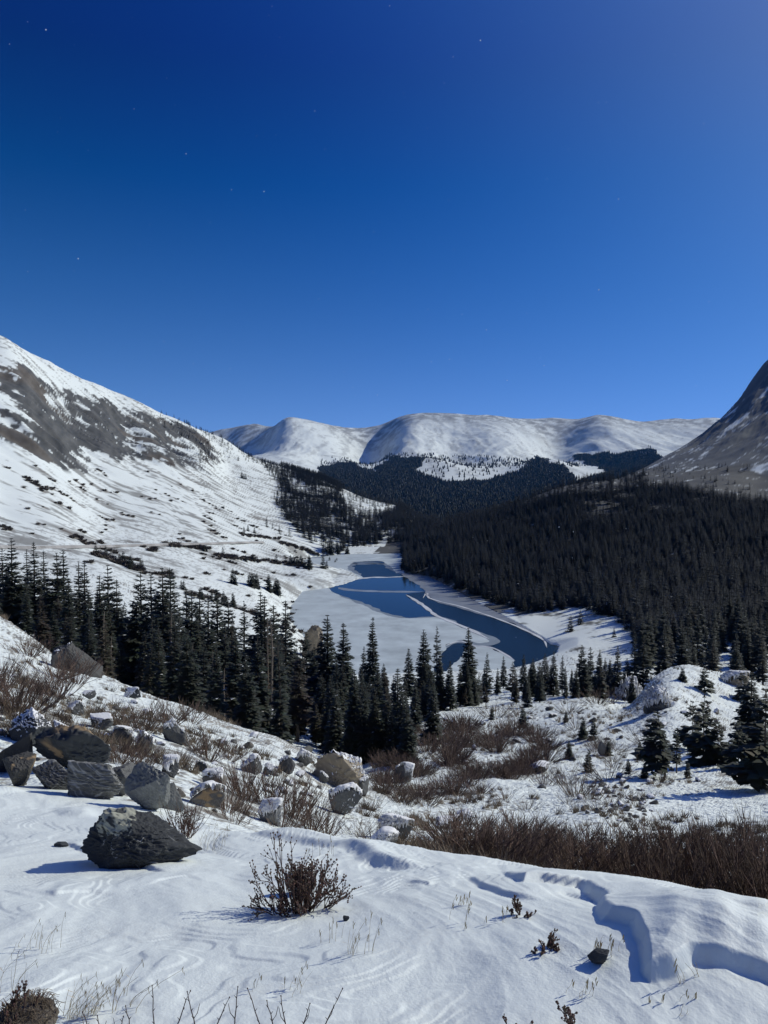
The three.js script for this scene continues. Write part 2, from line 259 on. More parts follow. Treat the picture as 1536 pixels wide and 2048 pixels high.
// ---------------------------------------------------------------- one continuous sheet of land, finer where it is seen
const UIN = 0.53, NIN = 800, NOUT = 26, us = [];
for (let i = NOUT; i > 0; i--) us.push(-UIN - (1.5 - UIN) * (i / NOUT) ** 1.6);
for (let i = 0; i <= NIN; i++) us.push(-UIN + 2 * UIN * i / NIN);
for (let i = 1; i <= NOUT; i++) us.push(UIN + (1.5 - UIN) * (i / NOUT) ** 1.6);
const NC = us.length, NR = 930, VS = 520, V0 = Math.log(0.75), V1 = Math.log(9000);
const land = { pos: new Float32Array(NC * NR * 3), nor: new Float32Array(NC * NR * 3), col: new Float32Array(NC * NR * 3), uv: new Float32Array(NC * NR * 2), reg: new Uint8Array(NC * NR) };
{
  const step = 8, nc = Math.ceil((NC - 1) / step) + 1, dens = [];
  for (let c = 0; c < nc; c++) {
    const u = us[Math.min(NC - 1, c * step)], w = new Float64Array(VS); let top = -9, prev = null;
    for (let i = 0; i < VS; i++) {
      const v = V0 + (V1 - V0) * i / (VS - 1), d = Math.exp(v), e = (d < 10 ? baseY(u * d, d) : height(u * d, d, false)) / d;
      const de = prev === null ? 0 : Math.abs(e - prev), seen = e > top - 0.004;
      top = Math.max(top, e); prev = e;
      w[i] = (e < -0.78 ? 0.08 : seen ? 1 : 0.16) * de + 0.02 * (V1 - V0) / VS + (d < 12 && e > -0.78 ? 0.0002 : 0);
    }
    dens.push(w);
  }
  const soft = dens.map((_, c) => { const s = new Float64Array(VS); let t = 0; for (let k = -4; k <= 4; k++) { const q = dens[Math.min(nc - 1, Math.max(0, c + k))], g = 5 - Math.abs(k); t += g; for (let i = 0; i < VS; i++) s[i] += q[i] * g; } for (let i = 0; i < VS; i++) s[i] /= t; for (let i = 1; i < VS; i++) s[i] += s[i - 1]; return s; });
  const cum = new Float64Array(VS);
  for (let c = 0; c < NC; c++) {
    const f = Math.min(nc - 1.0001, c / step), c0 = Math.floor(f), t = f - c0, A = soft[c0], B = soft[Math.min(nc - 1, c0 + 1)];
    for (let i = 0; i < VS; i++) cum[i] = mix(A[i], B[i], t) - mix(A[0], B[0], t);
    let i = 0; const total = cum[VS - 1];
    for (let r = 0; r < NR; r++) {
      const goal = total * r / (NR - 1); while (i < VS - 2 && cum[i + 1] < goal) i++;
      const q = clamp((goal - cum[i]) / Math.max(1e-12, cum[i + 1] - cum[i])), d = Math.exp(V0 + (V1 - V0) * (i + q) / (VS - 1)), X = us[c] * d, o = (c * NR + r) * 3;
      land.pos[o] = X; land.pos[o + 1] = height(X, d); land.pos[o + 2] = -d;
      land.uv[(c * NR + r) * 2] = X; land.uv[(c * NR + r) * 2 + 1] = d;
    }
  }
  const P = land.pos;
  for (let c = 0; c < NC; c++) for (let r = 0; r < NR; r++) {
    const l = (Math.max(0, c - 1) * NR + r) * 3, h = (Math.min(NC - 1, c + 1) * NR + r) * 3, a = (c * NR + Math.max(0, r - 1)) * 3, b = (c * NR + Math.min(NR - 1, r + 1)) * 3;
    const x1 = P[h] - P[l], y1 = P[h + 1] - P[l + 1], z1 = P[h + 2] - P[l + 2], x2 = P[b] - P[a], y2 = P[b + 1] - P[a + 1], z2 = P[b + 2] - P[a + 2];
    let nx = y1 * z2 - z1 * y2, ny = z1 * x2 - x1 * z2, nz = x1 * y2 - y1 * x2; if (ny < 0) { nx = -nx; ny = -ny; nz = -nz; }
    const m = Math.hypot(nx, ny, nz) || 1, o = (c * NR + r) * 3; land.nor[o] = nx / m; land.nor[o + 1] = ny / m; land.nor[o + 2] = nz / m;
  }
}
// treeless and wooded stretches, drawn as outlines on the survey picture
const FAR_WOOD = [[640, 934], [700, 926], [745, 945], [790, 916], [850, 922], [830, 945], [900, 966], [960, 964], [1040, 940], [1075, 916], [1130, 935], [1150, 962], [1205, 950], [1215, 940], [1140, 915], [1210, 908], [1310, 905], [1330, 930], [1210, 1000], [900, 1065], [640, 1010]];
const farWood = (px, py, X, d) => inside(FAR_WOOD, px + 10 * n2(X / 90, d / 120), py + 4 * n2(X / 70 + 9, d / 90));
const SNOW = [0.8, 0.85, 0.83];
function paint(X, d, Y, nx, ny, nz) {                // [r, g, b, stretch of country]
  const u = X / d, cr = crestAt(u);
  let c = [...SNOW], reg = 1;
  const put = (k, r, g, b) => { c[0] = mix(c[0], r, k); c[1] = mix(c[1], g, k); c[2] = mix(c[2], b, k); };
  if (d < cr * 1.03) { reg = 0; const s = smooth(0.62, 0.8, sweep(X * 3.1, d * 3.1) * 0.5 + 0.5 * sweep(X * 40, d * 40)) * 0.12; put(s, 0.6, 0.56, 0.5); }
  else if (d < 225 && (X > -200 || d < 205)) {
    const g = fbm(X / 1.7, d / 1.7, 3) * 0.5 + 0.62 * fbm(X / 0.32, d / 0.32, 2), amt = 0.5 * n2(X / 11 + 5, d / 11) + 0.15;
    const k = smooth(0.1, 0.3, g + amt * 0.5 - 0.06 - (ny - 0.9) * 1.4);
    const warm = sweep(X / 5, d / 5); put(k * 0.85, mix(0.12, 0.2, warm), mix(0.11, 0.165, warm), mix(0.105, 0.125, warm));
    const dirt = smooth(0.1, 0.5, fbm(X / 4 - 3, d / 4 + 6, 4)) * smooth(30, 60, d) * smooth(0.1, 0.4, n2(X / 2, d / 2)); put(dirt * 0.5, 0.1, 0.085, 0.075);
  } else if (d > 1650 + 450 * smooth(0.25, 0.4, u)) {
    reg = 5; const [px, py] = project(X, Y, d);
    const streak = fbm(X / 60, d / 420, 4) + 0.6 * fbm(X / 24, d / 60, 3), steep = smooth(0.86, 0.66, ny);
    put(smooth(0.0, 0.6, streak + steep * 0.3 + 0.22 * smooth(330, 440, Y)) * 0.5, 0.235, 0.24, 0.25);
    put(smooth(0.3, 0.6, fbm(X / 120, Y / 25 + d / 900, 4)) * 0.5, 0.19, 0.19, 0.195); put(smooth(5300, 6200, d) * smooth(0.05, 0.5, fbm(X / 90, d / 130, 4) + 0.3) * 0.7, 0.17, 0.165, 0.165);
    if (farWood(px, py, X, d)) put(0.94, 0.035, 0.04, 0.042);
  } else {
    const L = leftSlope(X, d);
    if (L > 0.5 || d < 225) {
      reg = 2; const cb = cliffBand(X, d, Y);
      const fine = fbm(X / 11, d / 4, 2), st = fbm(X / 34, d / 11, 3), wide = fbm(X / 110, d / 34, 3);
      let k = smooth(0.04, 0.46, st * 0.85 + fine * 0.55 + wide * 0.6 - 0.06 + 0.14 * smooth(30, -10, Y));
      put(k * 0.8, 0.17, 0.163, 0.15);
      const br = smooth(0.28, 0.42, fbm(X / 22 + 3, d / 12 + 8, 4) + 0.25 * n2(X / 4, d / 4)) * smooth(18, -5, Y) * smooth(-55, -30, Y); put(br * 0.85, 0.135, 0.112, 0.095);
      if (cb > 0) { const rk = (0.76 - ny) * 1.2 + 0.6 * fbm(d / 26, (Y + 0.2 * X) / 22, 3) + 0.45 * fbm(d / 60 + 3, Y / 34, 2) + 0.4 * fbm((X + 0.6 * d) / 8, Y / 6, 3), q = smooth(-0.05, 0.06, rk + 0.66 * cb - 0.42) * smooth(0, 0.25, cb), tone = clamp(0.45 + 0.9 * fbm((X + 0.5 * d) / 7, Y / 7, 3)), tan = smooth(0.2, 0.6, n2(X / 40, d / 30)); put(q * 0.96, mix(0.018, 0.1, tone) + 0.03 * tan, mix(0.02, 0.098, tone) + 0.014 * tan, mix(0.023, 0.094, tone)); }
      const up = smooth(70, 100, Y) * smooth(0.2, 0.45, fbm(X / 30, (d + 1.5 * Y) / 16, 3) + 0.3 * fine); put(up * 0.7, 0.17, 0.165, 0.155);
      if (d < 420 && Y < -20) { const t = smooth(0.02, 0.3, fbm(X / 2.6, d / 3.5, 3)); put(t * 0.5, 0.24, 0.23, 0.215); }
    } else if (Y > 6 + 10 * n2(X / 60, d / 60) && d > 540) {
      reg = 4; const al = (X + d) * 0.71, ac = (X - d) * 0.71, st = fbm(al / 90, ac / 17, 4), fine = fbm(al / 14, ac / 5, 3), wide = fbm(al / 160 + 8, ac / 70, 3);
      const k = smooth(-0.26, 0.06, st + 0.5 * fine + 0.4 * wide + 0.2 + smooth(60, 150, Y) * 0.25); const tone = sweep(X / 20, d / 10);
      put(k * 0.92, mix(0.03, 0.06, tone), mix(0.034, 0.065, tone), mix(0.041, 0.072, tone));
    } else {
      reg = 3; const flat = smooth(14, 2, Y - LAKE) * smooth(360, 260, d);
      const k = smooth(-0.25, 0.1, fbm(X / 16, d / 12, 4) + 0.3 * fbm(X / 3, d / 3, 2) + 0.42 - flat * 0.9);
      put(k * 0.96, 0.055, 0.052, 0.047);
    }
  }
  return [c[0], c[1], c[2], reg];
}
for (let i = 0; i < NC * NR; i++) {
  const o = i * 3, p = paint(land.pos[o], -land.pos[o + 2], land.pos[o + 1], land.nor[o], land.nor[o + 1], land.nor[o + 2]);
  land.col[o] = p[0]; land.col[o + 1] = p[1]; land.col[o + 2] = p[2]; land.reg[i] = p[3];
}
for (let i = 0; i < NC * NR; i++) land.pos[i * 3 + 1] += EYE;

function noiseTexture(size, f, repeat) {
  const data = new Uint8Array(size * size * 4);
  for (let j = 0; j < size; j++) for (let i = 0; i < size; i++) { const v = clamp(f(i / size, j / size)) * 255, o = (j * size + i) * 4; data[o] = data[o + 1] = data[o + 2] = v; data[o + 3] = 255; }
  const t = new THREE.DataTexture(data, size, size); t.wrapS = t.wrapT = THREE.RepeatWrapping; t.magFilter = t.minFilter = THREE.LinearFilter; t.repeat.set(repeat, repeat); t.needsUpdate = true; return t;
}
const wrapNoise = (x, y, s) => { const a = x, b = y, w = (p, q) => fbm(p * s, q * s, 4, 0.6); return (w(a, b) * (1 - a) * (1 - b) + w(a - 1, b) * a * (1 - b) + w(a, b - 1) * (1 - a) * b + w(a - 1, b - 1) * a * b) * 1.4; };
const snowGrain = noiseTexture(512, (x, y) => 0.5 + 0.5 * wrapNoise(x, y, 60), 1.6);
const roughGround = noiseTexture(512, (x, y) => 0.5 + 0.5 * wrapNoise(x, y, 34), 0.16);

const landMat = {
  snow: new THREE.MeshStandardMaterial({ vertexColors: true, roughness: 0.62, bumpMap: snowGrain, bumpScale: 0.0016 }),
  rough: new THREE.MeshStandardMaterial({ vertexColors: true, roughness: 0.85, bumpMap: roughGround, bumpScale: 0.12 }),
  far: new THREE.MeshStandardMaterial({ vertexColors: true, roughness: 0.9 }),
};
const LAND = [['snowfield', landMat.snow], ['valley_floor', landMat.rough], ['mountain_slope', landMat.far], ['wooded_hillside', landMat.far], ['rocky_mountain', landMat.far], ['mountain_range', landMat.far]];
const structure = (o) => { o.userData.kind = 'structure'; o.receiveShadow = o.castShadow = true; scene.add(o); return o; };
{
  const lists = LAND.map(() => []);
  for (let c = 0; c < NC - 1; c++) for (let r = 0; r < NR - 1; r++) {
    const a = c * NR + r, b = a + NR, e = b + 1, f = a + 1; const q = lists[land.reg[a]]; q.push(a, b, e, a, e, f);
  }
  LAND.forEach(([name, m], k) => {
    const idx = lists[k], map = new Int32Array(NC * NR).fill(-1); let n = 0; const ix = new Uint32Array(idx.length);
    for (let i = 0; i < idx.length; i++) { const v = idx[i]; if (map[v] < 0) map[v] = n++; ix[i] = map[v]; }
    const pos = new Float32Array(n * 3), nor = new Float32Array(n * 3), col = new Float32Array(n * 3), uv = new Float32Array(n * 2);
    for (let v = 0; v < map.length; v++) if (map[v] >= 0) { const t = map[v]; for (let j = 0; j < 3; j++) { pos[t * 3 + j] = land.pos[v * 3 + j]; nor[t * 3 + j] = land.nor[v * 3 + j]; col[t * 3 + j] = land.col[v * 3 + j]; } uv[t * 2] = land.uv[v * 2]; uv[t * 2 + 1] = land.uv[v * 2 + 1]; }
    const g = new THREE.BufferGeometry(); g.setAttribute('position', new THREE.BufferAttribute(pos, 3)); g.setAttribute('normal', new THREE.BufferAttribute(nor, 3)); g.setAttribute('color', new THREE.BufferAttribute(col, 3)); g.setAttribute('uv', new THREE.BufferAttribute(uv, 2)); g.setIndex(new THREE.BufferAttribute(ix, 1));
    const o = new THREE.Mesh(g, m); o.name = name; structure(o);
  });
}
{ // the snow slope goes on behind the viewer
  const g = new THREE.PlaneGeometry(120, 60, 60, 40); g.rotateX(-Math.PI / 2); g.translate(0, 0, 29.4);
  const p = g.attributes.position; for (let i = 0; i < p.count; i++) { const x = p.getX(i), z = p.getZ(i); p.setY(i, EYE - 1.58 + (z > 0 ? 0.05 * z : 0) + 0.3 * n2(x / 7, z / 7) * smooth(0, 6, z) - Math.max(0, Math.abs(x) - 1.2) * 0.02); }
  g.computeVertexNormals(); const o = new THREE.Mesh(g, new THREE.MeshStandardMaterial({ color: new THREE.Color().setRGB(...SNOW), roughness: 0.8 })); o.name = 'snow_slope'; structure(o);
}

// ---------------------------------------------------------------- lake: water, ice sheets
{
  const g = new THREE.PlaneGeometry(LB[1] - LB[0], LB[3] - LB[2]); g.rotateX(-Math.PI / 2); g.translate((LB[0] + LB[1]) / 2, LAKE + EYE, -(LB[2] + LB[3]) / 2);
  const uv = g.attributes.uv; for (let i = 0; i < uv.count; i++) uv.setXY(i, g.attributes.position.getX(i), g.attributes.position.getZ(i));
  const w = new THREE.Mesh(g, new THREE.MeshPhysicalMaterial({ color: new THREE.Color().setRGB(0.012, 0.02, 0.026), roughness: 0.24, ior: 1.13, bumpMap: noiseTexture(256, (x, y) => 0.5 + 0.5 * wrapNoise(x, y, 14), 0.3), bumpScale: 0.012 })); w.name = 'lake_water'; structure(w);
}
const iceTone = noiseTexture(512, (x, y) => 0.82 + 0.3 * wrapNoise(x, y, 7), 0.014); iceTone.colorSpace = THREE.NoColorSpace;
const iceMat = (r, g, b, rough) => new THREE.MeshStandardMaterial({ color: new THREE.Color().setRGB(r, g, b), roughness: rough, map: iceTone });
function iceSheet(pts, thick, m, closedCurve = true) {
  const c = new THREE.CatmullRomCurve3(pts.map(([x, y]) => { const p = lakePoint(x, y); return new THREE.Vector3(p[0], p[1], 0); }), closedCurve, 'centripetal');
  const sh = new THREE.Shape(c.getPoints(pts.length * 14).map((p) => new THREE.Vector2(p.x + 0.9 * n2(p.x / 7, p.y / 7) + 0.3 * n2(p.x / 2, p.y / 2), p.y + 1.6 * n2(p.x / 7 + 9, p.y / 7) + 0.5 * n2(p.x / 2 + 9, p.y / 2))));
  const g = new THREE.ExtrudeGeometry(sh, { depth: thick, bevelEnabled: false }); g.rotateX(-Math.PI / 2); g.translate(0, LAKE + EYE + 0.01, 0);
  return g;
}
function band(pts, wide, thick) {                    // a long strip of ice along a line, wide in metres
  const c = new THREE.CatmullRomCurve3(pts.map(([x, y]) => { const p = lakePoint(x, y); return new THREE.Vector3(p[0], p[1], 0); }), false, 'centripetal');
  const n = pts.length * 9, L = [], R = [];
  for (let i = 0; i <= n; i++) { const t = i / n, p = c.getPoint(t), q = c.getTangent(t), w = wide * (0.35 + 0.8 * sweep(p.x / 6, p.y / 6)) * Math.min(1, 8 * t, 8 * (1 - t)) * 0.5 + 0.03; L.push(new THREE.Vector2(p.x - q.y * w, p.y + q.x * w)); R.push(new THREE.Vector2(p.x + q.y * w, p.y - q.x * w)); }
  const g = new THREE.ExtrudeGeometry(new THREE.Shape([...L, ...R.reverse()]), { depth: thick, bevelEnabled: false }); g.rotateX(-Math.PI / 2); g.translate(0, LAKE + EYE + 0.012, 0); return g;
}
const addStructure = (name, g, m) => structure(Object.assign(new THREE.Mesh(g, m), { name }));
const pale = iceMat(0.64, 0.715, 0.73, 0.6), bright = iceMat(0.78, 0.8, 0.83, 0.65), thin = iceMat(0.26, 0.3, 0.33, 0.4);
addStructure('lake_ice', iceSheet([[560, 1240], [576, 1212], [600, 1184], [650, 1176], [670, 1187], [697, 1199], [730, 1212], [754, 1224], [795, 1235], [835, 1236], [878, 1234], [914, 1251], [947, 1265], [978, 1281], [962, 1286], [931, 1281], [910, 1283], [890, 1296], [880, 1325], [840, 1352], [700, 1356], [600, 1330]], 0.06, pale), pale);
addStructure('lake_ice_001', iceSheet([[947, 1292], [976, 1294], [1000, 1306], [1032, 1324], [1000, 1350], [900, 1354], [925, 1310]], 0.06, pale), pale);
addStructure('lake_ice_002', iceSheet([[590, 1126], [625, 1112], [700, 1106], [810, 1104], [808, 1126], [806, 1147], [796, 1147], [783, 1135], [771, 1127], [762, 1123], [713, 1124], [699, 1130], [695, 1138], [705, 1144], [724, 1157], [700, 1160], [660, 1144]], 0.06, pale), pale);
addStructure('clear_ice', iceSheet([[640, 1179], [668, 1172], [722, 1158], [760, 1155], [810, 1153], [818, 1160], [836, 1170], [846, 1184], [820, 1187], [812, 1191], [826, 1200], [846, 1213], [858, 1222], [878, 1236], [835, 1240], [790, 1238], [752, 1227], [728, 1214], [695, 1201], [668, 1189]], 0.03, pale), new THREE.MeshPhysicalMaterial({ color: new THREE.Color().setRGB(0.014, 0.024, 0.034), roughness: 0.09, ior: 1.33, specularIntensity: 0.45 }));
addStructure('shelf_ice', iceSheet([[806, 1147], [857, 1150], [912, 1178], [953, 1202], [994, 1223], [1036, 1245], [1088, 1274], [1080, 1276], [1024, 1247], [985, 1236], [945, 1224], [905, 1212], [871, 1203], [855, 1188], [838, 1171], [816, 1158]], 0.05, thin), iceMat(0.3, 0.32, 0.34, 0.45));
addStructure('shelf_ice_001', band([[700, 1126], [725, 1128], [750, 1127], [768, 1129]], 9, 0.03), thin);
addStructure('slush_ice', band([[664, 1184], [697, 1199], [730, 1212], [754, 1224], [795, 1236], [835, 1238], [876, 1236], [914, 1252], [947, 1266], [982, 1281], [962, 1288], [931, 1283], [908, 1285], [886, 1300]], 7, 0.03), iceMat(0.3, 0.345, 0.375, 0.5));
addStructure('slush_ice_001', band([[810, 1150], [783, 1136], [768, 1128], [715, 1126], [698, 1132], [706, 1145], [724, 1157]], 8, 0.03), iceMat(0.26, 0.3, 0.33, 0.5));
addStructure('ice_ridge', band([[812, 1190], [826, 1198], [846, 1211], [860, 1222], [873, 1232], [912, 1248], [945, 1262], [978, 1279]], 2.4, 0.16), bright);
addStructure('ice_ridge_001', band([[716, 1158], [745, 1155], [775, 1155], [810, 1153]], 4.2, 0.1), bright);
addStructure('ice_ridge_002', band([[676, 1175], [700, 1180], [760, 1183], [850, 1184]], 7, 0.05), iceMat(0.33, 0.37, 0.42, 0.45));
addStructure('ice_ridge_003', band([[846, 1196], [853, 1187], [858, 1196], [882, 1204], [920, 1213], [960, 1226], [1000, 1240], [1040, 1256], [1086, 1280], [1094, 1296]], 1.3, 0.14), bright);
addStructure('ice_ridge_004', band([[890, 1292], [920, 1283], [950, 1292], [980, 1295], [1010, 1309], [1030, 1322]], 1.0, 0.12), bright);

// ---------------------------------------------------------------- names and labels
const taken = new Map();
function numbered(n) { const k = taken.get(n) ?? 0; taken.set(n, k + 1); return k ? n + '_' + String(k).padStart(3, '0') : n; }
function tag(o, label, category, group, kind) { Object.assign(o.userData, { label, category }); if (group) o.userData.group = group; if (kind) o.userData.kind = kind; return o; }
function thing(name, X, Y, d, turn = 0) { const o = new THREE.Group(); o.name = numbered(name); o.position.set(X, Y + EYE, -d); o.rotation.y = turn; scene.add(o); return o; }
function part(name, g, m, parent) { const o = new THREE.Mesh(g, m); o.name = name; o.castShadow = o.receiveShadow = true; parent.add(o); return o; }

//@@OBJECTS@@
// ---------------------------------------------------------------- mesh builder for stems, needles and blades
class Builder {
  constructor() { this.p = []; this.n = []; this.c = []; }
  tri(a, b, c, col) {
    const ux = b[0] - a[0], uy = b[1] - a[1], uz = b[2] - a[2], vx = c[0] - a[0], vy = c[1] - a[1], vz = c[2] - a[2];
    let x = uy * vz - uz * vy, y = uz * vx - ux * vz, z = ux * vy - uy * vx; const m = Math.hypot(x, y, z) || 1; x /= m; y /= m; z /= m;
    this.p.push(...a, ...b, ...c); for (let i = 0; i < 3; i++) { this.n.push(x, y, z); this.c.push(...col); }
  }
  tube(pts, r0, r1, sides, col) {
    let prev = null; const n = pts.length;
    for (let i = 0; i < n; i++) {
      const a = pts[Math.max(0, i - 1)], b = pts[Math.min(n - 1, i + 1)]; let tx = b[0] - a[0], ty = b[1] - a[1], tz = b[2] - a[2]; const m = Math.hypot(tx, ty, tz) || 1; tx /= m; ty /= m; tz /= m;
      let ux, uy, uz; if (Math.abs(ty) < 0.9) { ux = -tz; uy = 0; uz = tx; } else { ux = 0; uy = tz; uz = -ty; } const q = Math.hypot(ux, uy, uz); ux /= q; uy /= q; uz /= q;
      const wx = ty * uz - tz * uy, wy = tz * ux - tx * uz, wz = tx * uy - ty * ux, r = r0 + (r1 - r0) * i / (n - 1), ring = [];
      for (let k = 0; k <= sides; k++) { const t = k / sides * 2 * Math.PI, cx = Math.cos(t), sx = Math.sin(t), nx = ux * cx + wx * sx, ny = uy * cx + wy * sx, nz = uz * cx + wz * sx; ring.push([pts[i][0] + nx * r, pts[i][1] + ny * r, pts[i][2] + nz * r, nx, ny, nz]); }
      if (prev) for (let k = 0; k < sides; k++) for (const v of [prev[k], prev[k + 1], ring[k + 1], prev[k], ring[k + 1], ring[k]]) { this.p.push(v[0], v[1], v[2]); this.n.push(v[3], v[4], v[5]); this.c.push(...col); }
      prev = ring;
    }
  }
  leaf(a, b, w, side, col) {                         // a flat pointed spray from a to b
    const m = [mix(a[0], b[0], 0.45), mix(a[1], b[1], 0.45), mix(a[2], b[2], 0.45)];
    const l = [m[0] + side[0] * w, m[1] + side[1] * w, m[2] + side[2] * w], r = [m[0] - side[0] * w, m[1] - side[1] * w, m[2] - side[2] * w];
    this.tri(a, l, b, col); this.tri(a, b, r, col);
  }
  ball(x, y, z, r, col, sq = 1) { const A = [[0, r * sq, 0], [0, -r * sq, 0], [r, 0, 0], [-r, 0, 0], [0, 0, r], [0, 0, -r]].map(([a, b, c]) => [x + a, y + b, z + c]); for (const [i, j, k] of [[0, 4, 2], [0, 2, 5], [0, 5, 3], [0, 3, 4], [1, 2, 4], [1, 5, 2], [1, 3, 5], [1, 4, 3]]) this.tri(A[i], A[j], A[k], col); }
  get count() { return this.p.length; }
  geometry() { const g = new THREE.BufferGeometry(); g.setAttribute('position', new THREE.Float32BufferAttribute(this.p, 3)); g.setAttribute('normal', new THREE.Float32BufferAttribute(this.n, 3)); g.setAttribute('color', new THREE.Float32BufferAttribute(this.c, 3)); return g; }
}
const vc = (rough = 0.9, side = THREE.FrontSide) => new THREE.MeshStandardMaterial({ vertexColors: true, roughness: rough, side });
const MAT = { needle: vc(0.75, THREE.DoubleSide), bark: vc(0.95), twig: vc(0.9), straw: vc(0.8, THREE.DoubleSide), bud: vc(0.7), stone: vc(0.82), cap: vc(0.75) };

// ---------------------------------------------------------------- conifers
function conifer(seed, { H = 10, R = 1.5, whorls = 30, arms = 6, fine = 4, bare = 0.1, tone = [0.031, 0.04, 0.029], thin = 0.12, snow = 0, lean = 0, flag = 0 }) {
  const r = rng(seed), crown = new Builder(), trunk = new Builder(), drift = new Builder();
  const bend = (y) => [lean * (y / H) ** 1.5 * H * 0.1 + 0.06 * n2(y * 0.3, seed), 0.06 * n2(y * 0.3 + 9, seed)];
  const tp = []; for (let i = 0; i <= 8; i++) { const y = -0.6 + (H * 0.97 + 0.6) * i / 8, b = bend(Math.max(0, y)); tp.push([b[0], y, b[1]]); }
  trunk.tube(tp, 0.018 * H, 0.003 * H, 6, [0.085, 0.07, 0.058]);
  const lopsided = r() * 7;
  for (let w = 0; w < whorls; w++) {
    const t = bare + (1 - bare) * ((w + 0.6 * r()) / whorls), y0 = t * H, low = smooth(0, 0.25, (t - bare) / (1 - bare) + 0.15);
    const rad = R * ((1 - t) / (1 - bare)) ** 0.8 * mix(0.75, 1, low) + 0.08, n = Math.max(3, Math.round(arms * (t > 0.85 ? 0.65 : 1)));
    const turn = r() * 7;
    for (let k = 0; k < n; k++) {
      if (r() < thin) continue;
      const az = turn + (k + 0.5 * r()) / n * 2 * Math.PI; let L = rad * (0.62 + 0.55 * r()) * (1 + 0.16 * Math.cos(az - lopsided));
      if (flag) L *= mix(1, clamp(0.25 + 0.9 * Math.cos(az - Math.PI), 0.12, 1.25), flag);
      const rise = mix(-0.34, 0.55, t ** 2.2) + 0.14 * (r() - 0.5), cx = Math.cos(az), cz = Math.sin(az), b = bend(y0);
      const at = (s) => [b[0] + cx * L * s, y0 + L * (rise * s + (t < 0.8 ? 0.16 * s * s - 0.05 : 0)), b[1] + cz * L * s];
      const g = 0.75 + 0.5 * r(), col = [tone[0] * g * (0.9 + 0.3 * r()), tone[1] * g, tone[2] * g];
      const tip = at(1), mid = at(0.05); crown.leaf(mid, tip, L * 0.15 + 0.02, [-cz, 0.1 * (r() - 0.5), cx], col);
      for (let q = 0; q < fine; q++) for (const sd of [-1, 1]) {
        const s = 0.15 + 0.72 * (q + r() * 0.7) / fine, p = at(s), a2 = az + sd * (0.75 + 0.35 * r()), l = L * (0.52 - 0.3 * s) * (0.8 + 0.5 * r()) + 0.06;
        const e = [p[0] + Math.cos(a2) * l, p[1] + l * (-0.28 + 0.3 * (r() - 0.3)), p[2] + Math.sin(a2) * l], sc = [col[0] * (0.85 + 0.3 * r()), col[1] * (0.85 + 0.3 * r()), col[2]];
        crown.leaf(p, e, l * 0.32 + 0.02, [-Math.sin(a2), 0.55 * (r() - 0.5), Math.cos(a2)], sc);
      }
      if (snow && r() < snow && t < 0.85) { const p = at(0.45), e = at(0.95); p[1] += 0.035; e[1] += 0.035; drift.leaf(p, e, L * 0.13, [-cz, 0, cx], [0.8, 0.82, 0.85]); }
    }
  }
  const b = bend(H); crown.leaf([b[0], H * 0.93, b[1]], [b[0], H * 1.0, b[1]], 0.05, [1, 0, 0], tone); crown.leaf([b[0], H * 0.93, b[1]], [b[0], H * 1.0, b[1]], 0.05, [0, 0, 1], tone);
  return { crown: crown.geometry(), trunk: trunk.geometry(), drift: drift.count ? drift.geometry() : null, H };
}
function snagTree(seed, H = 8) {
  const r = rng(seed), b = new Builder(), tw = new Builder(), c = [0.2, 0.165, 0.13], pts = [];
  for (let i = 0; i <= 7; i++) pts.push([0.12 * n2(i * 0.5, seed), -0.5 + (H + 0.5) * i / 7, 0.12 * n2(i * 0.5 + 5, seed)]);
  b.tube(pts, 0.016 * H, 0.004 * H, 6, c);
  for (let i = 0; i < 46; i++) { const y = H * (0.15 + 0.82 * r()), az = r() * 7, l = (1 - y / H) * 1.1 + 0.25; tw.tube([[0, y, 0], [Math.cos(az) * l * 0.6, y + 0.05 * l, Math.sin(az) * l * 0.6], [Math.cos(az) * l, y - 0.25 * l * r(), Math.sin(az) * l]], 0.018, 0.006, 3, [0.16, 0.12, 0.09]); }
  return { trunk: b.geometry(), crown: tw.geometry(), H };
}
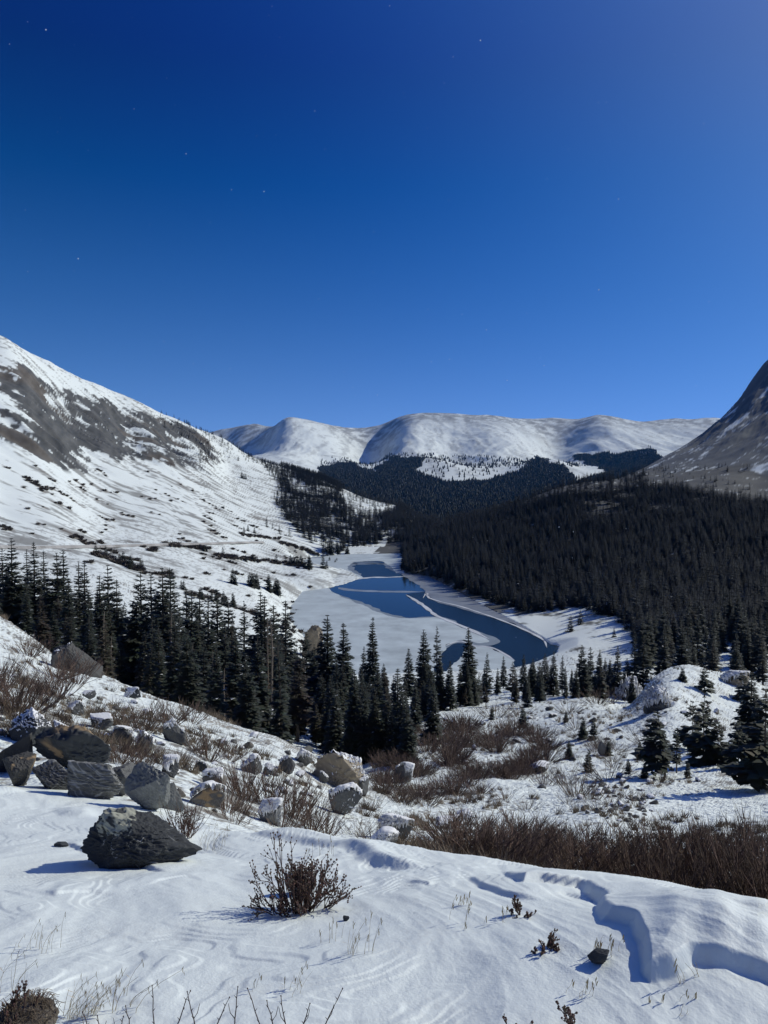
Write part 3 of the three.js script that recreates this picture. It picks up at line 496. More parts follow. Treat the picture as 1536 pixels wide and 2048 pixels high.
const TREES = {
  near: [conifer(11, { R: 2.05, snow: 0.1 }), conifer(12, { R: 1.72, whorls: 33, snow: 0.05 }), conifer(13, { R: 2.31, arms: 7, bare: 0.06 }), conifer(14, { R: 1.52, whorls: 30, thin: 0.25, bare: 0.16 }), conifer(15, { R: 1.98, tone: [0.05, 0.047, 0.03], thin: 0.3, bare: 0.14 }), conifer(16, { R: 1.85, whorls: 34, arms: 7, bare: 0.05, snow: 0.14 }), conifer(17, { R: 1.7, tone: [0.042, 0.036, 0.025], thin: 0.35, bare: 0.24, lean: 0.8 }), conifer(18, { R: 2.3, thin: 0.28, bare: 0.1, lean: -0.7, tone: [0.034, 0.038, 0.025] }), conifer(19, { R: 1.25, thin: 0.2, whorls: 26, lean: 0.5 })],
  spire: [conifer(21, { R: 1.52, whorls: 36, arms: 7, bare: 0.06, thin: 0.06 }), conifer(22, { R: 1.72, whorls: 36, arms: 7, bare: 0.08, thin: 0.06 }), conifer(23, { R: 1.32, whorls: 32, thin: 0.3, arms: 5 })],
  young: [conifer(31, { H: 3, R: 1.12, whorls: 17, bare: 0.02, fine: 4 }), conifer(32, { H: 3, R: 0.92, whorls: 16, bare: 0.02, fine: 4, snow: 0.15 })],
  bushy: [conifer(41, { H: 4, R: 1.5, whorls: 13, arms: 6, bare: 0.12, fine: 6, thin: 0.3, tone: [0.042, 0.05, 0.03] }), conifer(42, { H: 4.5, R: 1.9, whorls: 12, arms: 6, bare: 0.2, fine: 6, thin: 0.34, tone: [0.045, 0.05, 0.03] })],
  wind: [conifer(51, { H: 4, R: 1.98, whorls: 13, arms: 7, bare: 0.28, fine: 5, flag: 0.85, lean: -1.2, thin: 0.2 }), conifer(52, { H: 4, R: 0.92, whorls: 13, arms: 5, bare: 0.35, fine: 4, flag: 0.5, thin: 0.35 })],
  snag: [snagTree(61), snagTree(62, 7)],
};
const firstTree = new Map();
function plantTree(kind, i, X, d, h, label, group, name = 'conifer_tree', turn = null, wide = 1) {
  const T = TREES[kind][i % TREES[kind].length], key = kind + i % TREES[kind].length + name; let o;
  if (!firstTree.has(key)) {
    o = new THREE.Group(); part('trunk', T.trunk, MAT.bark, o); part('crown', T.crown, kind === 'snag' ? MAT.twig : MAT.needle, o); if (T.drift) part('branch_snow', T.drift, MAT.cap, o).userData.kind = 'stuff';
    if (kind === 'snag') { o.children[1].name = 'dead_branches'; o.children[1].userData.kind = 'stuff'; }
    firstTree.set(key, o);
  } else o = firstTree.get(key).clone();
  o.name = numbered(name); o.position.set(X, ground(X, d) + EYE - 0.05, -d); o.rotation.y = turn ?? (X * 13.7 + d * 7.3) % 6.28; const s = h / T.H; o.scale.set(s * wide, s, s * wide);
  scene.add(o); o.userData = {}; return tag(o, label, name === 'dead_tree' ? 'dead tree' : 'conifer', group);
}
const topAt = (px, py, d) => sight(px, py)[1] * d;
function treeTo(kind, i, px, topY, where, label, group, name, wide) {   // where: distance ahead, or the row of its foot when above 500
  let X, d; if (where > 500) { [X, d] = hit(px, where, 9); } else { d = where; X = sight(px, topY)[0] * d; }
  const h = Math.max(0.8, topAt(px, topY, d) - ground(X, d)); return plantTree(kind, i, X, d, h, label, group, name, null, wide);
}
{ // spires that stand out against the ice
  const g = 'spruces in front of the lake ice';
  const list = [
    ['spire', 1, 655, 1228, 82, 'tall narrow spruce whose tip stands before the left end of the lake ice', 1.15],
    ['spire', 0, 686, 1243, 78, 'tall spruce just right of the first spire before the lake ice, sharing its skirt', 1.2],
    ['spire', 0, 746, 1232, 118, 'solitary slender spruce standing alone against the middle of the white ice', 0.95],
    ['near', 1, 728, 1291, 122, 'short spruce at the left foot of the solitary slender spruce', 0.9],
    ['spire', 1, 847, 1258, 108, 'tall dense spruce left of the thin sparse one, before the dark bay in the ice', 1.1],
    ['spire', 2, 874, 1250, 112, 'thin sparse spruce with a bare tip before the dark bay in the ice', 0.9],
    ['spire', 1, 937, 1255, 114, 'tall dark spruce before the rounded tip of the ice sheet', 1.1],
    ['near', 0, 817, 1295, 128, 'middling spruce between the solitary spruce and the tall dense one', 1],
    ['near', 3, 974, 1304, 124, 'slim spruce right of the tall dark spruce at the tip of the ice', 1],
    ['near', 1, 1007, 1311, 150, 'slim spruce before the snowy point at the right end of the ice', 1],
    ['near', 2, 612, 1262, 105, 'spruce in front of the left half of the tan cliff by the lake', 1], ['near', 0, 641, 1278, 100, 'spruce in front of the right foot of the tan cliff by the lake', 1],
  ];
  for (const [k, i, x, y, d, l, w] of list) treeTo(k, i, x, y, d, l, g, 'conifer_tree', w);
}
{ // the stands, back to front
  const r = rng(402);
  const line = (pts) => (x) => { for (let i = 0; i < pts.length - 1; i++) if (x <= pts[i + 1][0]) return mix(pts[i][1], pts[i + 1][1], clamp((x - pts[i][0]) / (pts[i + 1][0] - pts[i][0]))); return pts[pts.length - 1][1]; };
  const gLeft = 'spruces of the stand on the left, below the snowy slope', lLeft = 'dark spruce in the dense stand at left between snowy slope and boulders';
  const third = (x) => { const w = x < 150 ? 'left' : x < 400 ? 'middle' : 'right'; return ['dark spruce in the ' + w + ' third of the dense stand at left below the snowy slope', 'spruces in the ' + w + ' third of the left stand']; };
  for (const [x, y, d, k] of [[4, 1094, 85, 0], [22, 1074, 80, 2], [53, 1097, 88, 3], [67, 1081, 84, 1], [87, 1099, 86, 1], [113, 1103, 78, 2], [126, 1096, 80, 0], [157, 1121, 82, 3], [168, 1117, 76, 1], [215, 1128, 78, 2], [199, 1147, 70, 0], [233, 1156, 75, 1], [281, 1141, 68, 2], [302, 1143, 66, 1], [324, 1132, 62, 5], [339, 1132, 66, 0], [372, 1174, 84, 1], [383, 1178, 70, 2], [399, 1174, 78, 1], [416, 1185, 72, 3], [434, 1174, 76, 0], [456, 1196, 80, 2], [488, 1200, 86, 3], [521, 1181, 84, 5], [529, 1188, 80, 1], [547, 1207, 90, 0], [571, 1198, 100, 1]]) treeTo('near', k, x, y, d, ...third(x));
  const sky1 = line([[-60, 1110], [130, 1120], [240, 1170], [340, 1160], [400, 1195], [470, 1215], [560, 1225], [640, 1290]]), edge = line([[-60, 52], [0, 50], [200, 40], [400, 37], [570, 34], [640, 40]]);
  let n = 0;
  for (let i = 0; i < 500 && n < 88; i++) {
    const x = -50 + 640 * r(), e = edge(x), d = e + (112 - e) * r() ** 1.3; const X = sight(x, 1200)[0] * d, foot = project(X, ground(X, d), d)[1];
    if (x > 180 && x < 280 && d < 62) continue;
    const top = Math.max(sky1(x) + 8 + 110 * r() * (1 - (d - e) / (112 - e)) + 30 * r(), foot - 11.5 / d * FOCAL), h = (foot - top) / FOCAL * d; if (h < 2.6) continue;
    plantTree('near', Math.floor(r() * 9), X, d, h, ...third(x)); n++;
  }
  const mids = (x) => { const w = x < 690 ? 'left' : x < 800 ? 'middle' : 'right'; return ['dark spruce in the ' + w + ' third of the stand between lake ice and willow thicket', 'spruces in the ' + w + ' third of the stand before the lake']; };
  for (const [x, y, f, k] of [[733, 1367, 1512, 5], [751, 1371, 1522, 1], [813, 1404, 1528, 2], [784, 1411, 1520, 0], [712, 1392, 1505, 1], [668, 1340, 1480, 2], [640, 1352, 1470, 5], [690, 1348, 1470, 0], [770, 1352, 1412, 3], [840, 1375, 1440, 4], [575, 1390, 1450, 1], [600, 1395, 1470, 3], [632, 1404, 1490, 4], [660, 1420, 1505, 2], [860, 1330, 1425, 1], [880, 1310, 1420, 5], [900, 1320, 1420, 0], [920, 1330, 1412, 3]]) treeTo('near', k, x, y, f, ...mids(x));
  n = 0;
  for (let i = 0; i < 300 && n < 24; i++) {
    const x = 585 + 285 * r(), f = 1440 + 88 * r(), [X, d] = hit(x, f, 20), h = 4 + 4.2 * r(), top = project(X, ground(X, d) + h, d)[1]; if (x < 640 && f > 1490) continue;
    if (top < 1330) continue; plantTree('near', Math.floor(r() * 9), X, d, h, ...mids(x)); n++;
  }
  const sky2 = line([[560, 1260], [620, 1270], [650, 1300], [720, 1310], [790, 1330], [860, 1300], [1000, 1330]]);
  n = 0;
  for (let i = 0; i < 400 && n < 42; i++) {
    const x = 555 + 450 * r(), far = x > 760 ? 105 : 50, d = far + ((x > 760 ? 150 : 125) - far) * r(), X = sight(x, 1200)[0] * d, foot = project(X, ground(X, d), d)[1];
    if (n2(X / 14 + 4, d / 14) < -0.15) continue;
    const top = Math.max(sky2(x) + 60 * r(), foot - 10.5 / d * FOCAL), h = (foot - top) / FOCAL * d; if (h < 2.2) continue;
    plantTree(r() < 0.3 ? 'spire' : 'near', Math.floor(r() * 9), X, d, h, ...mids(x)); n++;
  }
  const gRight = 'spruces of the row across the foot of the lake on the right', lRight = 'dark spruce in the row between the foot of the lake and the snowy knoll';
  for (const [x, y, d, k] of [[1048, 1307, 135, 1], [1066, 1315, 125, 2], [1090, 1305, 130, 0], [1108, 1300, 122, 1], [1125, 1310, 128, 3], [1164, 1289, 118, 2], [1181, 1292, 122, 1], [1200, 1298, 120, 5], [1220, 1320, 130, 0], [1236, 1290, 124, 1], [1255, 1315, 132, 2], [1030, 1330, 140, 3]]) treeTo('near', k, x, y, d, lRight, gRight);
  n = 0;
  for (let i = 0; i < 200 && n < 26; i++) {
    const x = 1020 + 290 * r(), d = 100 + 50 * r(), X = sight(x, 1300)[0] * d, foot = project(X, ground(X, d), d)[1], top = 1310 + 45 * r(), h = (foot - top) / FOCAL * d; if (h < 2 || h > 11) continue;
    plantTree('near', Math.floor(r() * 9), X, d, h, lRight, gRight); n++;
  }
  const gBack = 'spruces of the dark wood behind the snowy knoll', lBack = 'tall dark spruce in the wood behind the snowy knoll at right';
  n = 0;
  for (let i = 0; i < 300 && n < 66; i++) {
    const x = 1270 + 310 * r(), d = 118 + 112 * r() ** 0.8, X = sight(x, 1250)[0] * d, h = 8 + 6 * r();
    plantTree(r() < 0.3 ? 'spire' : 'near', Math.floor(r() * 9), X, d, h, lBack, gBack); n++;
  }
  const gDead = 'bare dead trees in front of the left stand', lDead = 'grey brown dead tree with bare trunk at the front of the left stand';
  for (const [x, y, d] of [[207, 1222, 46], [222, 1272, 44], [318, 1270, 48], [342, 1225, 52], [385, 1290, 44], [440, 1330, 42], [448, 1335, 41], [490, 1320, 44], [535, 1235, 70], [543, 1240, 68], [425, 1300, 50]]) treeTo('snag', Math.round(x), x, y, d, lDead, gDead, 'dead_tree');
  tag(treeTo('near', 4, 210, 1240, 43, ''), 'brownish half bare spruce beside the dead trees above the rock slab at left', 'conifer');
  tag(treeTo('snag', 1, 1398, 1490, 60, '', null, 'dead_tree'), 'bare dead trunk leaning in the bushy pines on the right', 'dead tree');
}
{ // trees on the right, near the knoll
  const one = (k, i, x, y, f, l, w = 1, turn = null) => { const o = treeTo(k, i, x, y, f, l, null, 'conifer_tree', w); if (turn !== null) o.rotation.y = turn; return o; };
  one('wind', 0, 1330, 1418, 1553, 'windswept fir with branches streaming left, below the snowy knoll', 1.1, 0);
  one('wind', 1, 1353, 1452, 1546, 'thin crooked fir close on the right of the windswept fir', 1, 0.3);
  one('bushy', 0, 1406, 1385, 1531, 'large bushy pine right of the windswept fir', 0.85);
  one('bushy', 1, 1384, 1400, 1500, 'bushy pine behind the left shoulder of the large bushy pine', 0.8);
  one('bushy', 1, 1435, 1440, 1530, 'low bushy pine between the large bushy pine and the edge pine', 0.9);
  one('bushy', 0, 1409, 1332, 1385, 'bushy pine on the crest of the snowy knoll', 1.1);
  one('young', 0, 1365, 1337, 1362, 'small round fir on the crest of the snowy knoll, left of its bushy pine', 1.3);
  one('bushy', 1, 1487, 1345, 1400, 'dark pine behind the snow hump at the right end of the knoll', 1.1);
  one('bushy', 1, 1528, 1372, 1578, 'big dark pine with thick trunk at the right edge of the photo', 0.95);
  one('bushy', 0, 1476, 1430, 1540, 'dark pine standing just left of the big edge pine', 0.9);
  one('near', 2, 1500, 1345, 1500, 'tall dark spruce behind the big edge pine', 1.2);
  const g = 'little firs around the foot of the snowy knoll';
  for (const [x, y, f, k] of [[1138, 1480, 1517, 0], [1177, 1498, 1545, 1], [1166, 1435, 1478, 0], [1186, 1436, 1478, 1], [1279, 1482, 1521, 0], [984, 1411, 1440, 1], [1046, 1412, 1456, 0], [1256, 1528, 1548, 1], [1290, 1531, 1557, 0], [1376, 1528, 1557, 1], [1132, 1420, 1444, 0], [1056, 1370, 1415, 1], [1216, 1480, 1510, 0]]) treeTo('young', k, x, y, f, 'little dark fir standing in the snow near the foot of the knoll', g, 'young_fir', 0.9);
}
{ // small trees far off on the snowy left slope and by the shore
  const r = rng(91), g = 'small conifers on the snow slope left of the lake', l = 'small dark conifer on the snow slope left of the lake';
  const row = (pts, n, h0, h1) => { for (let i = 0; i < n; i++) { const t = r() * (pts.length - 1), k = Math.floor(t), x = mix(pts[k][0], pts[k + 1][0], t - k) + 5 * (r() - 0.5), y = mix(pts[k][1], pts[k + 1][1], t - k) + 7 * (r() - 0.5), [X, d] = hit(x, y, 60); plantTree('young', i, X, d, (h0 + (h1 - h0) * r()) / FOCAL * d, l, g, 'small_conifer'); } };
  row([[188, 1106], [225, 1118], [262, 1135], [285, 1142]], 17, 12, 24); row([[450, 1168], [480, 1172], [530, 1180], [560, 1190]], 14, 18, 36); row([[610, 1138], [640, 1136], [676, 1130]], 9, 14, 28);
  row([[440, 1112], [500, 1122], [570, 1128], [600, 1130]], 16, 8, 22); row([[330, 1165], [400, 1195], [470, 1215]], 12, 16, 30); row([[484, 1064], [512, 1066]], 3, 12, 18); row([[476, 952], [488, 956], [496, 962]], 4, 8, 14); row([[395, 1098], [430, 1106]], 5, 8, 14); row([[690, 1112], [660, 1106], [700, 1104]], 8, 10, 18);
}

// ---------------------------------------------------------------- woods too dense to count
function woodTree(seed, tiers, sides, fine) { return fine ? conifer(seed, { R: 2.35, whorls: 17, arms: 6, fine: 2, bare: 0.02, thin: 0.06, tone: [0.008, 0.013, 0.0145] }) : (() => { const b = new Builder(), r = rng(seed); for (let t = 0; t < tiers; t++) { const y0 = 10 * t / tiers * 0.9 - 0.2, y1 = y0 + 10 / tiers * 1.7, R = 2.1 * (1 - t / tiers) + 0.25; for (let k = 0; k < sides; k++) { const a = (k + 0.3 * r()) / sides * 6.283, e = a + 6.283 / sides, q = R * (0.7 + 0.5 * r()), s = R * (0.7 + 0.5 * r()), c = 0.8 + 0.4 * r(); b.tri([Math.cos(a) * q, y0 - 0.5 * r(), Math.sin(a) * q], [0, Math.min(10, y1), 0], [Math.cos(e) * s, y0, Math.sin(e) * s], [0.018 * c, 0.025 * c, 0.027 * c]); } } return { crown: b.geometry(), trunk: null }; })(); }
function wood(name, spots, variants, label, category) {
  const per = variants.map(() => []); spots.forEach((s, i) => per[i % variants.length].push(s));
  const dummy = new THREE.Object3D(), col = new THREE.Color();
  variants.forEach((v, k) => {
    const g = v.trunk ? mergeGeometries([v.crown, v.trunk]) : v.crown, o = new THREE.InstancedMesh(g, MAT.needle, per[k].length);
    per[k].forEach(([X, d, h, t], i) => { dummy.position.set(X, ground(X, d) + EYE - 0.2, -d); dummy.rotation.y = t * 6.28; const s = h / 10; dummy.scale.set(s * (1.0 + 0.5 * ((t * 7) % 1)), s, s * (1.0 + 0.5 * ((t * 7) % 1))); dummy.updateMatrix(); o.setMatrixAt(i, dummy.matrix); const c = name === 'spruce_wood' ? 0.35 + 0.8 * ((t * 13) % 1) ** 2 : name === 'distant_wood' ? 0.9 + 0.2 * ((t * 13) % 1) : 0.75 + 0.5 * ((t * 13) % 1); o.setColorAt(i, col.setRGB(c, c, c)); });
    o.name = numbered(name); o.castShadow = o.receiveShadow = true; scene.add(o); tag(o, label, category, null, 'stuff');
  });
}
{
  const WOOD_R = [[800, 1105], [840, 1072], [870, 1060], [900, 1046], [960, 1032], [1000, 1018], [1050, 1012], [1100, 992], [1160, 990], [1230, 982], [1290, 972], [1340, 976], [1420, 988], [1480, 998], [1536, 1002], [1700, 1000], [1700, 1345], [1300, 1345], [1268, 1290], [1255, 1255], [1225, 1235], [1150, 1215], [1060, 1228], [1000, 1212], [960, 1196], [910, 1174], [860, 1149], [808, 1146]];
  const r = rng(700), spots = [], bright = [];
  for (let d = 215; d < 950; d += 3.4) for (let X = -10; X < Math.min(560, 0.62 * d); X += 3.4) {
    const x = X + 2.9 * r(), z = d + 2.9 * r(), t = r(), h = (4.8 + 6.2 * r() ** 1.4) * (0.8 + 0.3 * sweep(x / 40, z / 40)), q = r(); if (x / z < 0.01) continue;
    if (inside(SHORE, x, z)) continue;
    const [px, py] = project(x, baseY(x, z), z), within = inside(WOOD_R, px, py);
    const open = (py < 1040 && px < 1420 ? smooth(0.1, 0.4, n2(x / 30 + 3, z / 30)) * 0.8 : 0) + smooth(0.4, 0.7, n2(x / 14, z / 22 + 7)) * 0.2;
    if (within ? q < 0.98 - open : (py > 930 && py < 1010 && px > 1000 && px < 1500 && q < 0.08) || (py > 1200 && py < 1320 && px > 1040 && px < 1300 && q < 0.03)) spots.push([x, z, within ? h : h * 0.6, t]);
  }
  const back = []; for (let i = 0; i < 260; i++) { const x = 870 + 420 * r(), d = 660 + 260 * r(), X = sight(x, 1000)[0] * d; back.push([X, d, 8 + 4 * r(), r()]); }
  wood('spruce_wood', [...spots, ...back], [woodTree(801, 0, 0, true), woodTree(802, 0, 0, true), woodTree(803, 0, 0, true)], 'dense dark spruce wood covering the hillside right of the lake', 'wood');
  const WOOD_L = [[515, 912], [560, 925], [620, 940], [680, 957], [740, 968], [790, 1000], [860, 1043], [905, 1062], [850, 1100], [800, 1106], [740, 1108], [680, 1106], [640, 1098], [612, 1075], [575, 1045], [548, 1005], [560, 965], [530, 940]];
  const CLEAR = [[[675, 985], [700, 973], [800, 1008], [790, 1022], [735, 1034], [690, 1012]], [[560, 1090], [600, 1075], [650, 1085], [690, 1082], [690, 1092], [600, 1100]], [[580, 970], [640, 985], [640, 992], [590, 985]], [[812, 1036], [850, 1048], [848, 1056], [815, 1044]]];
  const left = [];
  for (let d = 480; d < 1250; d += 4.4) for (let X = -330; X < 80; X += 4.4) {
    const x = X + 4 * r(), z = d + 4 * r(), t = r(), h = 7 + 4 * r(), q = r(), Y = baseY(x, z), [px, py] = project(x, Y, z); if (px < 320 || px > 920 || Y < LAKE + 0.6) continue;
    let k = inside(WOOD_L, px + 8 * n2(x / 20, z / 20), py + 6 * n2(x / 25, z / 25 + 4)) ? 0.3 + 0.75 * smooth(-0.25, 0.3, n2(x / 30, z / 45)) + smooth(700, 850, px) * 0.4 : 0;
    if (CLEAR.some((p) => inside(p, px, py))) k = 0.06;
    if (k === 0 && px < 560 && py < 928 - (px < 400 ? 62 - (px - 330) * 0.2 : 0)) k = px > 400 ? 0.14 : 0.1;
    if (k === 0 && px > 520 && px < 640 && py > 1040 && py < 1110) k = 0.07;
    if (q < k) left.push([x, z, px < 560 ? h * 0.6 : h, t]);
  }
  wood('spur_wood', left, [woodTree(811, 0, 0, true), woodTree(812, 0, 0, true)], 'patchy spruce wood on the spur beyond the far end of the lake', 'wood');
  const far = [];
  for (let d = 1500; d < 4900; d += 9) for (let u = -0.12; u < 0.4; u += 9.5 / d) {
    const z = d + 9 * r(), x = u * d + 9 * r(), t = r(), q = r(), Y = baseY(x, z), [px, py] = project(x, Y, z); if (py < 890) continue;
    const k = farWood(px, py, x, z) ? 0.9 : inside([[815, 930], [960, 925], [1000, 945], [900, 975], [830, 970]], px, py) ? 0.05 : inside([[640, 915], [760, 905], [1220, 930], [1300, 890], [1330, 930], [640, 945]], px, py) ? 0.07 : 0;
    if (q < k) far.push([x, z, 11 + 5 * r(), t]);
  }
  wood('distant_wood', far, [woodTree(821, 3, 6, false), woodTree(822, 3, 5, false)], 'dark wood on the far valley sides below the bare white mountains', 'wood');
}

// ---------------------------------------------------------------- willows and other leafless bushes
function bush(seed, stems, { h = 1, spread = 0.5, twigs = 3, seg = 3, r0 = 0.008, tone = [0.13, 0.085, 0.066], lean = 0, sides = 3 }) {
  const r = rng(seed), b = new Builder();
  for (let i = 0; i < stems; i++) {
    const az = r() * 6.283, q = Math.sqrt(r()), bx = Math.cos(az) * q * 0.22, bz = Math.sin(az) * q * 0.22, out = spread * q * (0.6 + 0.5 * r()), H = h * (0.55 + 0.5 * r()) * (1 - 0.3 * q * q), g = 0.5 + 1.1 * r() ** 1.4, c = [tone[0] * g, tone[1] * g * (0.95 + 0.1 * r()), tone[2] * g];
    const at = (t) => [bx + Math.cos(az) * out * t ** 0.8 + lean * t * t * h + 0.03 * n2(t * 4, i), H * t - 0.05, bz + Math.sin(az) * out * t ** 0.8 + 0.03 * n2(t * 4 + 7, i)];
    const pts = []; for (let k = 0; k <= seg; k++) pts.push(at(k / seg)); b.tube(pts, r0 * (0.7 + 0.6 * r()), r0 * 0.3, sides, c);
    for (let k = 0; k < twigs; k++) { const t = 0.35 + 0.55 * r(), p = at(t), a = az + 2.4 * (r() - 0.5), l = h * 0.28 * (0.6 + 0.8 * r()); b.tube([p, [p[0] + Math.cos(a) * l * 0.35, p[1] + l * 0.6, p[2] + Math.sin(a) * l * 0.35], [p[0] + Math.cos(a) * l * 0.5, p[1] + l, p[2] + Math.sin(a) * l * 0.5]], r0 * 0.5, r0 * 0.2, sides, c); }
  }
  return b.geometry();
}
const BUSH = {
  willow: [bush(1, 50, { twigs: 5, spread: 0.6, r0: 0.0095 }), bush(2, 44, { r0: 0.0095, spread: 0.7, h: 0.9, twigs: 5, tone: [0.14, 0.095, 0.074] }), bush(3, 54, { spread: 0.55, twigs: 5, r0: 0.009 })],
  thicket: [bush(4, 85, { twigs: 2, seg: 2, r0: 0.011, tone: [0.115, 0.078, 0.066], spread: 0.65, h: 0.8 }), bush(5, 70, { twigs: 2, seg: 2, r0: 0.011, tone: [0.1, 0.068, 0.058], spread: 0.6, h: 0.85 })],
  sparse: [bush(6, 40, { spread: 0.6, tone: [0.13, 0.095, 0.075] }), bush(7, 34, { spread: 0.7, h: 0.85, tone: [0.14, 0.105, 0.08], lean: 0.1 })],
};
const firstBush = new Map();
function plantBush(kind, i, X, d, w, h, label, group, name = 'willow_bush') {
  const k = i % BUSH[kind].length, key = kind + k + name; let o;
  if (!firstBush.has(key)) { o = new THREE.Mesh(BUSH[kind][k], MAT.twig); o.castShadow = o.receiveShadow = true; firstBush.set(key, o); } else o = firstBush.get(key).clone();
  o.name = numbered(name); o.position.set(X, ground(X, d) + EYE - 0.02, -d); o.rotation.y = (X * 5.3 + d * 3.1) % 6.28; o.scale.set(w, h, w); o.userData = {}; scene.add(o); return tag(o, label, 'bush', group);
}
const bushAt = (kind, i, px, py, w, h, label, group, d0 = 8, name) => { const [X, d] = hit(px, py, d0); return plantBush(kind, i, X, d, w / FOCAL * d, h / FOCAL * d, label, group, name); };
{
  const r = rng(55);
  const gF = 'willows of the hedge behind the near snow crest', lF = 'leafless brown willow in the long hedge behind the near snow crest at right';
  for (let i = 0; i < 50; i++) {                    // the long hedge in the hollow
    const x = 905 + 680 * ((i + r()) / 50), d = 11 + 5.2 * r() - (x > 1300 ? 1.5 * r() : 0), X = (x - 768) / FOCAL * d, top = mix(1655, 1622, clamp((x - 900) / 640)) + 75 * r() + (x < 960 ? 30 : 0), Y = ground(X, d), h = clamp(topAt(x, top, d) - Y, 0.6, 2.3);
    const w = x < 1100 ? 'left' : x < 1320 ? 'middle' : 'right'; plantBush('willow', i, X, d, 0.9 + 0.5 * r(), h, 'leafless brown willow in the ' + w + ' third of the hedge behind the near snow crest', 'willows in the ' + w + ' third of the hedge');
  }
  const gT = 'willows of the dark thicket in the valley bottom', lT = 'dark leafless willow in the thicket on the valley floor below the middle spruces';
  const TH = [[850, 1470], [930, 1445], [1010, 1460], [1090, 1470], [1095, 1525], [1050, 1550], [960, 1590], [900, 1600], [800, 1605], [740, 1590], [720, 1540], [790, 1530], [840, 1510]];
  let n = 0; for (let i = 0; i < 600 && n < 80; i++) { const x = 715 + 385 * r(), y = 1445 + 165 * r(); if (!inside(TH, x, y) || (n2(x / 50, y / 30) < -0.35)) continue; const [X, d] = hit(x, y, 12); plantBush('thicket', i, X, d, (44 + 30 * r()) / FOCAL * d, (22 + 26 * r()) / FOCAL * d, lT, gT); n++; }
  const gS = 'thin willows scattered over the snowy valley floor', lS = 'thin leafless willow on the open snow of the valley floor';
  for (let i = 0; i < 70; i++) { const x = 900 + 420 * r(), y = 1400 + 220 * r(); const [X, d] = hit(x, y, 12); if (n2(X / 8, d / 8) < 0) continue; plantBush('sparse', i, X, d, (40 + 30 * r()) / FOCAL * d, (18 + 16 * r()) / FOCAL * d, lS, gS); }
  const gL = 'brown willows among the boulders of the left slope', lL = 'bushy brown willow among the boulders on the left slope';
  for (const [x, y, w, h] of [[20, 1425, 120, 95], [60, 1420, 120, 80], [110, 1395, 90, 60], [-10, 1380, 100, 80], [110, 1355, 110, 60], [150, 1365, 90, 50], [60, 1310, 80, 40], [250, 1458, 70, 50], [285, 1462, 90, 70], [330, 1450, 80, 60], [380, 1445, 70, 50], [235, 1525, 90, 55], [265, 1530, 80, 50], [290, 1540, 60, 40], [415, 1520, 70, 55], [455, 1520, 60, 40], [385, 1500, 60, 40], [490, 1600, 100, 95], [450, 1620, 90, 70], [535, 1610, 90, 75], [585, 1635, 110, 90], [620, 1660, 90, 80], [560, 1655, 100, 80], [650, 1672, 70, 50], [465, 1645, 80, 55], [740, 1680, 70, 40], [715, 1672, 60, 45], [835, 1560, 50, 30], [770, 1585, 60, 45], [740, 1620, 50, 40], [850, 1610, 70, 50], [810, 1610, 60, 45], [1150, 1590, 80, 60], [1180, 1600, 70, 55], [1215, 1560, 90, 50], [1130, 1570, 60, 40], [1090, 1570, 60, 40]]) bushAt(x > 700 ? 'sparse' : 'willow', Math.round(x + y), x, y, w, h, x > 700 ? lS : lL, x > 700 ? gS : gL, 8);
  tag(bushAt('sparse', 0, 362, 1668, 88, 85, '', null, 5, 'brown_bush'), 'brown bush right behind the pale topped boulder', 'bush');
  const gK = 'low brown shrubs on the far left slope';
  const low = new Builder(); { const q = rng(5); for (let i = 0; i < 70; i++) { const a = q() * 6.28, l = 0.3 + 0.5 * q(), x = 0.4 * (q() - 0.5), z = 0.4 * (q() - 0.5), c = 0.7 + 0.6 * q(); low.leaf([x, -0.1, z], [x + Math.cos(a) * l * 0.9, 0.25 + 0.5 * q(), z + Math.sin(a) * l * 0.9], 0.1, [-Math.sin(a), 0, Math.cos(a)], [0.13 * c, 0.108 * c, 0.088 * c]); } }
  const o = []; for (let i = 0; i < 9000; i++) { const x = -20 + 640 * r(), y = 930 + 250 * r(), [u, e] = sight(x, y); const d = 200 + 380 * r(), X = u * d; if (baseY(X, d) > 5) continue; if (fbm(X / 22 + 3, d / 12 + 8, 4) + 0.2 * n2(X / 4, d / 4) > 0.34 && leftSlope(X, d) > 0.5) o.push([X, d, 0.8 + 1.1 * r(), r()]); }
  for (const [pts, n2_] of [[[[188, 1108], [290, 1146]], 60], [[[300, 1100], [312, 1102]], 16], [[[430, 1112], [610, 1132]], 90], [[[480, 1070], [560, 1078]], 40], [[[560, 1085], [640, 1110]], 40], [[[330, 1090], [420, 1098]], 40]]) for (let i = 0; i < n2_; i++) { const t = r(), [X, d] = hit(mix(pts[0][0], pts[1][0], t), mix(pts[0][1], pts[1][1], t) + 5 * (r() - 0.5), 60); o.push([X, d, 1.2 + 1.4 * r(), r()]); }
  const im = new THREE.InstancedMesh(low.geometry(), MAT.straw, o.length), dm = new THREE.Object3D(); o.forEach(([X, d, s, t], i) => { dm.position.set(X, ground(X, d) + EYE, -d); dm.rotation.y = t * 6; dm.scale.set(s * 1.5, s, s * 1.5); dm.updateMatrix(); im.setMatrixAt(i, dm.matrix); }); im.name = 'slope_shrubs'; scene.add(tag(im, 'low brown shrubs in patches over the snow slope left of the lake', 'shrubs', null, 'stuff'));
}

